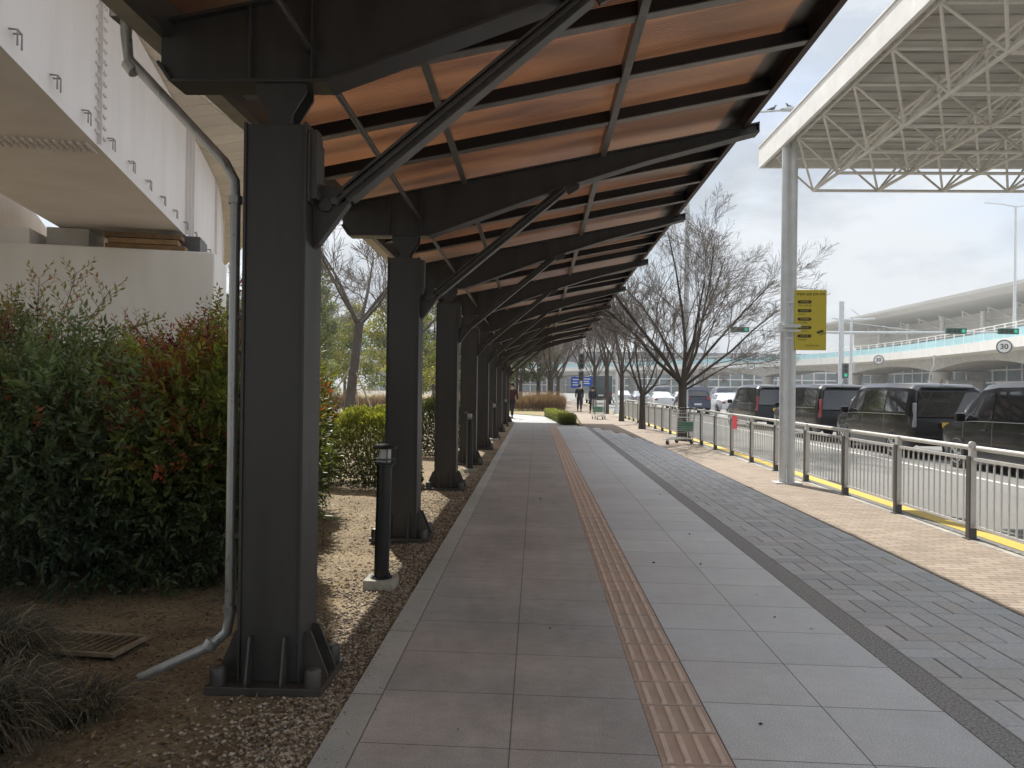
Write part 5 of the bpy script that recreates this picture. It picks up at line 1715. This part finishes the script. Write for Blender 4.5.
# lower storey
M['lower_glass'] = mat('lower_glass', (.055, .085, .090), .10, color2=(.20, .25, .25), vscale=.18, spec=.7)
b = MB(); b.span((78, Y0, -.12), (109, 203, 6.99)); tr_(b).build('lower_storey', 'lower_glass', tm)
b = MB()
for k in range(34): b.span((77.85, Y0 + k * 4 - .15, -.12), (77.998, Y0 + k * 4 + .15, 6.98))
for z in (1.1, 3.3, 5.4): b.span((77.86, Y0, z - .12), (77.997, 186, z + .12))
tr_(b).build('lower_mullions', 'concrete_white', tm)

# farther concourse with the flat dark roof
fc = thing('concourse_building', 'low far building with a flat grey roof line behind the bare trees', 'building', (30, 262, 0))
def tf(b): b.v = [(x - 30, y - 262, z) for x, y, z in b.v]; return b
b = MB(); b.span((-60, 262, 12.3), (128, 290, 13.9)); tf(b).build('roof', mat('concourse_roof', (.20, .21, .22), .6, var=.1, vscale=.1), fc)
b = MB(); b.span((-58, 264, -.12), (127, 288, 12.28)); tf(b).build('wall', 'lower_glass', fc)
b = MB()
for k in range(46): b.span((-58 + k * 4 - .2, 263.7, -.12), (-58 + k * 4 + .2, 263.998, 12.2))
for z in (2.5, 5, 7.6, 10): b.span((-58, 263.72, z - .2), (127, 263.996, z + .2))
tf(b).build('mullions', 'concrete_white', fc)
# under-viaduct clutter
for (x, y, w, d_, h, lb) in [(60, 96, 4, 6, 3.0, 'low white kiosk under the viaduct behind the third van'), (63, 118, 5, 6, 3.4, 'white service box under the viaduct above the second van'), (58.5, 76, 1.4, 1.4, 1.5, 'bright blue bin beside the nearest viaduct pier')]:
    bx = thing('service_kiosk' if w > 2 else 'blue_bin', lb, 'kiosk' if w > 2 else 'bin', (x, y, -.15))
    b = MB(); b.span((-w / 2, -d_ / 2, 0), (w / 2, d_ / 2, h)); b.build('body', 'fascia_pale' if w > 2 else mat('bin_blue', (.03, .19, .36), .5), bx, bevel=.05)
    if w > 2:
        for k in (-1, 0, 1):
            b = MB(); b.span((-w / 2 - .02, k * 1.8 - .6, 1.0), (-w / 2 - .002, k * 1.8 + .6, 2.2)); b.build('window', 'glass_dark', bx)
            b = MB(); b.span((k * 1.1 - .4, -d_ / 2 - .02, 1.0), (k * 1.1 + .4, -d_ / 2 - .002, 2.2)); b.build('window', 'glass_dark', bx)
        b = MB(); b.span((-w / 2 - .2, -d_ / 2 - .2, h), (w / 2 + .2, d_ / 2 + .2, h + .15)); b.build('roof', 'concrete', bx)
    else:
        b = MB(); b.span((-w / 2 - .05, -d_ / 2 - .05, h), (w / 2 + .05, d_ / 2 + .05, h + .12)); b.build('lid', 'black', bx)

# left distant building glimpsed under the guideway
fb = thing('distant_building', 'pale blue glass building glimpsed left of the downspout under the bridge', 'building', (-62, 150, 0))
b = MB(); b.span((-11, -6, -.1), (7, 6, 17)); b.build('wall', mat('pale_blue_wall', (.38, .46, .52), .4), fb)
b = MB()
for k in range(5): b.span((-11, -6.05, 2 + k * 3.1), (7, -6.003, 3.6 + k * 3.1))
b.build('window_bands', 'glass_dark', fb)

# ------------------------------------------------------------------ lamp posts
def lamp(label, loc, H, arms, r0=.10, group='tall street lamps', mt='grey_pole', arm_len=3.2, rise=.35, rz=0):
    l = thing('street_lamp', label, 'street lamp', loc, rz, group)
    b = MB(); b.tube([(0, 0, 0), (0, 0, H)], [r0, r0 * .62], 14); b.lathe([(r0 * 2, 0), (r0 * 2, .05), (r0 * 1.3, .3)], 14); b.build('pole', mt, l, smooth=40)
    for s in arms:
        b = MB(); b.tube([(0, 0, H - .08), (s * arm_len * .5, 0, H + rise * .75), (s * arm_len * .95, 0, H + rise)], [r0 * .5, r0 * .4, r0 * .35], 8); b.build('arm', mt, l, smooth=40)
        b = MB(); x = s * arm_len; b.prism([(-.55, .0), (-.3, .055), (.15, .07), (.38, .02), (.40, -.02), (.2, -.05), (-.5, -.045)], (x + s * .15, 0, H + rise + .02), (s, 0, 0), (0, 0, 1), .24); b.build('lamp_head', mt, l, bevel=.03)
    return l
lamp('tall street lamp rising behind the large bare tree, its arm carrying two birds', (4.85, 25.2, 0), 10.2, [1], .105, arm_len=3.35, rise=.45)
lamp('slim street lamp left of the large tree, partly under the canopy edge', (4.9, 47, 0), 7.3, [1], .10, arm_len=1.1, rise=.1)
lamp('double armed street lamp standing on the viaduct at the right', (55.95, 92.0, 7.6), 15.9, [1, -1], .19, arm_len=3.4, rise=.25, rz=R(5))
lamp('faint double armed street lamp far along the viaduct behind the twin post', (60, 140, 7.9), 12, [1, -1], .16, arm_len=2.6, rise=.2) if False else None
# pigeons
for k, (x, fl, lb) in enumerate([(7.55, 1, 'pigeon sitting on the lamp arm, the left one of the two'), (8.12, -1, 'pigeon sitting on the lamp head, the right one of the two')]):
    me_r = thing('pigeon', lb, 'bird', (x, 25.2, 10.60 + (.04 if k else -.02)), R(0 if fl > 0 else 180), 'two pigeons on the lamp')
    b = MB(); b.tube([(-.19, 0, .055), (-.10, 0, .075), (-.02, 0, .095), (.06, 0, .13), (.085, 0, .175), (.10, 0, .205), (.135, 0, .205), (.155, 0, .20)], [.012, .035, .055, .045, .026, .026, .016, .003], 10); b.build('body', mat('pigeon_grey', (.10, .10, .12), .7) if k == 0 else M.get('pg', 'post_dark'), me_r, smooth=0)
    b = MB(); b.tube([(.01, .02, -.02), (.01, .02, .06)], .005, 5); b.build('leg', 'wood', me_r)
    b = MB(); b.tube([(.01, -.02, -.02), (.01, -.02, .06)], .005, 5); b.build('leg', 'wood', me_r)

# ------------------------------------------------------------------ traffic signals
M['green_lit'] = mat('green_lit', (.02, .32, .18), .3, emit=((.05, .75, .45), .22))
M['sig_green'] = mat('signal_green', (.02, .10, .06), .5)
M['lens_dark'] = mat('lens_dark', (.02, .02, .02), .3)
def signal_head(parent, x, z, y=0, horiz=True, n=4, lit=3, w=.36):
    L_ = n * w
    b = MB()
    if horiz: b.span((x - L_ / 2 - .08, y - .10, z - w / 2 - .05), (x + L_ / 2 + .08, y + .10, z + w / 2 + .05))
    else: b.span((x - w / 2 - .05, y - .10, z - L_ / 2 - .08), (x + w / 2 + .05, y + .10, z + L_ / 2 + .08))
    h = b.build('signal_head', 'sig_green' if horiz else 'post_dark', parent, bevel=.03)
    for k in range(n):
        o = -L_ / 2 + w * (k + .5)
        cx, cz = (x + o, z) if horiz else (x, z - o)
        b = MB(); b.tube([(cx, y - .135, cz), (cx, y - .102, cz)], w * .40, 14); b.build('lens', 'green_lit' if k == lit else 'lens_dark', h)
    return h
def mast(label, loc, H, zarm, x0, x1, heads, r=.15, rz=0):
    m = thing('traffic_signal', label, 'traffic signal', loc, rz, 'traffic signals')
    b = MB(); b.tube([(0, 0, 0), (0, 0, H)], r, 12); b.build('pole', 'grey_pole', m, smooth=40)
    b = MB()
    if x1 > 0: b.tube([(0, 0, zarm), (x1, 0, zarm + .15)], [.10, .06], 8); b.tube([(0, 0, zarm + .9), (x1 * .45, 0, zarm + .2)], .03, 6)
    if x0 < 0: b.tube([(0, 0, zarm), (x0, 0, zarm + .15)], [.10, .06], 8)
    if x1 > 0 or x0 < 0: b.build('mast_arm', 'grey_pole', m, smooth=40)
    for hd in heads: signal_head(m, **hd)
    return m
mast('tall signal pole with long arms and green lit signals, right of the yellow sign', (24.6, 63, ZR), 8.9, 6.40, -8.6, 13.4,
     [dict(x=-8.2, z=6.55, lit=3, y=-.2, n=4, w=.33), dict(x=9.0, z=6.60, lit=3, y=-.2), dict(x=13.1, z=6.62, lit=3, y=-.2), dict(x=.25, z=3.3, horiz=False, n=3, lit=2, y=-.25, w=.34)], r=.20)
mt2 = mast('second slimmer signal pole with a short cross bar just right of the tall one', (26.0, 64.5, ZR), 7.8, 7.55, -1.6, 1.9, [], r=.11)
mt3 = mast('signal pole with dark vertical heads at the far crossing near the walkers', (3.6, 62.0, 0), 4.7, 4.2, 0, 0, [dict(x=.0, z=3.7, horiz=False, n=3, lit=-1, y=-.2, w=.36), dict(x=.0, z=2.5, horiz=False, n=2, lit=-1, y=-.2, w=.30)], r=.10)

# blue road signs
rs = thing('road_sign', 'pair of blue direction signs over the far path between the trees', 'sign', (4.35, 74, 0))
b = MB(); b.tube([(0, 0, 0), (0, 0, 2.8)], .09, 10); b.tube([(-1.0, 0, 2.3), (1.05, 0, 2.3)], .05, 8); b.tube([(-1.0, 0, 1.9), (1.05, 0, 1.9)], .05, 8); b.build('pole', 'grey_pole', rs, smooth=40)
for x0, x1, z0, z1 in ((-1.0, -.06, 1.55, 2.6), (.06, 1.05, 1.75, 2.6)):
    b = MB(); b.span((x0, -.10, z0), (x1, -.06, z1)); p = b.build('sign_panel', 'sign_blue', rs)
    b = MB()
    for k, zz in enumerate((.72, .45, .22)):
        w = (x1 - x0) * (.62, .5, .56)[k]; b.span((x0 + .15, -.106, z0 + (z1 - z0) * zz), (x0 + .15 + w, -.1005, z0 + (z1 - z0) * zz + .10))
    b.build('legend', 'white', p)

# ------------------------------------------------------------------ people
M['skin'] = mat('skin', (.42, .26, .18), .6)
M['cloth_black'] = mat('cloth_black', (.014, .014, .017), .9, var=.3, vscale=14)
M['cloth_navy'] = mat('cloth_navy', (.02, .022, .035), .9, var=.3, vscale=14)
M['cloth_maroon'] = mat('cloth_maroon', (.05, .016, .018), .9)
M['hair'] = mat('hair', (.012, .010, .009), .6)
def skin_obj(name, pts, edges, m, parent, root=0, sub=1):
    me = bpy.data.meshes.new(name)
    me.from_pydata([p[:3] for p in pts], edges, [])
    me.materials.append(M[m])
    o = bpy.data.objects.new(name, me); col.objects.link(o); o.parent = parent
    s = o.modifiers.new('skin', 'SKIN'); s.use_smooth_shade = True
    for i, p in enumerate(pts):
        rr_ = p[3] if isinstance(p[3], tuple) else (p[3], p[3])
        me.skin_vertices[0].data[i].radius = rr_
        me.skin_vertices[0].data[i].use_root = (i == root)
    q = o.modifiers.new('sub', 'SUBSURF'); q.levels = sub; q.render_levels = sub + 1
    return o
def person(label, loc, rz, coat, H=1.70, stride=.22, skirt=.0):
    k = H / 1.70
    p = thing('person', label, 'person', loc, rz, 'people walking at the far end')
    p.scale = (k, k, k)
    P = [(0, 0, .93, (.13, .10)), (0, .0, 1.12, (.10, .07)), (0, 0, 1.33, (.10, .07)), (0, .0, 1.44, (.07, .06)), (0, .01, 1.50, .05), (0, .02, 1.60, (.078, .09)), (0, .015, 1.67, (.055, .065))]
    E = [(0, 1), (1, 2), (2, 3), (3, 4), (4, 5), (5, 6)]
    for s, st_ in ((-1, stride), (1, -stride)):
        i = len(P)
        P += [(s * .09, 0, .88, .085), (s * .10, st_ * .55 + .03, .50, .060), (s * .10, st_ - (.06 if st_ < 0 else 0), .10 if st_ > 0 else .13, .040), (s * .105, st_ + .12, .045, .032)]
        E += [(0, i), (i, i + 1), (i + 1, i + 2), (i + 2, i + 3)]
    for s, st_ in ((-1, -stride), (1, stride)):
        i = len(P)
        P += [(s * .185, 0, 1.38, .040), (s * .22, st_ * .3 - .02, 1.12, .040), (s * .22, st_ * .75 + .06, .90, .030), (s * .215, st_ * .9 + .09, .82, .034)]
        E += [(2, i), (i, i + 1), (i + 1, i + 2), (i + 2, i + 3)]
    skin_obj('body', P, E, 'skin', p)
    # trousers
    T = [(0, 0, .95, (.14, .11))]; TE = []
    for s, st_ in ((-1, stride), (1, -stride)):
        i = len(T)
        T += [(s * .09, 0, .86, .10), (s * .10, st_ * .55 + .03, .50, .075), (s * .10, st_ - (.06 if st_ < 0 else 0), .12, .060)]
        TE += [(0, i), (i, i + 1), (i + 1, i + 2)]
    skin_obj('trousers', T, TE, 'cloth_black', p)
    C_ = [(0, 0, 1.10, (.155, .12)), (0, 0, .86 - skirt, (.18, .14)), (0, 0, 1.36, (.20, .13)), (0, 0, 1.47, (.085, .085))]
    CE = [(0, 1), (0, 2), (2, 3)]
    for s, st_ in ((-1, -stride), (1, stride)):
        i = len(C_)
        C_ += [(s * .19, 0, 1.38, .07), (s * .225, st_ * .3 - .02, 1.12, .058), (s * .225, st_ * .75 + .06, .90, .046)]
        CE += [(2, i), (i, i + 1), (i + 1, i + 2)]
    skin_obj('coat', C_, CE, coat, p)
    b = MB(); b.lathe([(.03, 1.735), (.075, 1.72), (.092, 1.66), (.090, 1.60), (.075, 1.54)][::-1], 16); b.v = [(x, y * 1.1 - .008 + (.03 if z > 1.6 and y > 0 else 0) * 0, z) for x, y, z in b.v]; b.build('hair', 'hair', p, smooth=0)
    for s, st_ in ((-1, stride), (1, -stride)):
        b = MB(); b.span((s * .105 - .045, st_ - .06, .0), (s * .105 + .045, st_ + .19, .075)); b.build('shoe', 'black', p, bevel=.02)
    return p
person('person in a long black coat walking away on the far path, left of two', (2.85, 50.5, 0), R(-4), 'cloth_black', 1.78, .20, .15)
person('person in a dark navy jacket walking away, right of the two near the carts', (3.45, 47.0, 0), R(6), 'cloth_navy', 1.66, .22)
person('person in dark maroon clothes stepping out beside the farthest canopy column', (-1.18, 38.4, 0), R(160), 'cloth_maroon', 1.74, .26)

# ------------------------------------------------------------------ light haze
hz = bpy.data.materials.new('haze_air'); hz.use_nodes = True
t = hz.node_tree
for n in list(t.nodes): t.nodes.remove(n)
out = t.nodes.new('ShaderNodeOutputMaterial'); pv = t.nodes.new('ShaderNodeVolumePrincipled')
pv.inputs['Color'].default_value = (.93, .95, 1, 1); pv.inputs['Density'].default_value = .0006; pv.inputs['Anisotropy'].default_value = .2
t.links.new(pv.outputs[0], out.inputs['Volume'])
b = MB(); b.span((-305, -60, -1.2), (310, 420, 25.6)); b.build('haze', hz, kind='stuff')
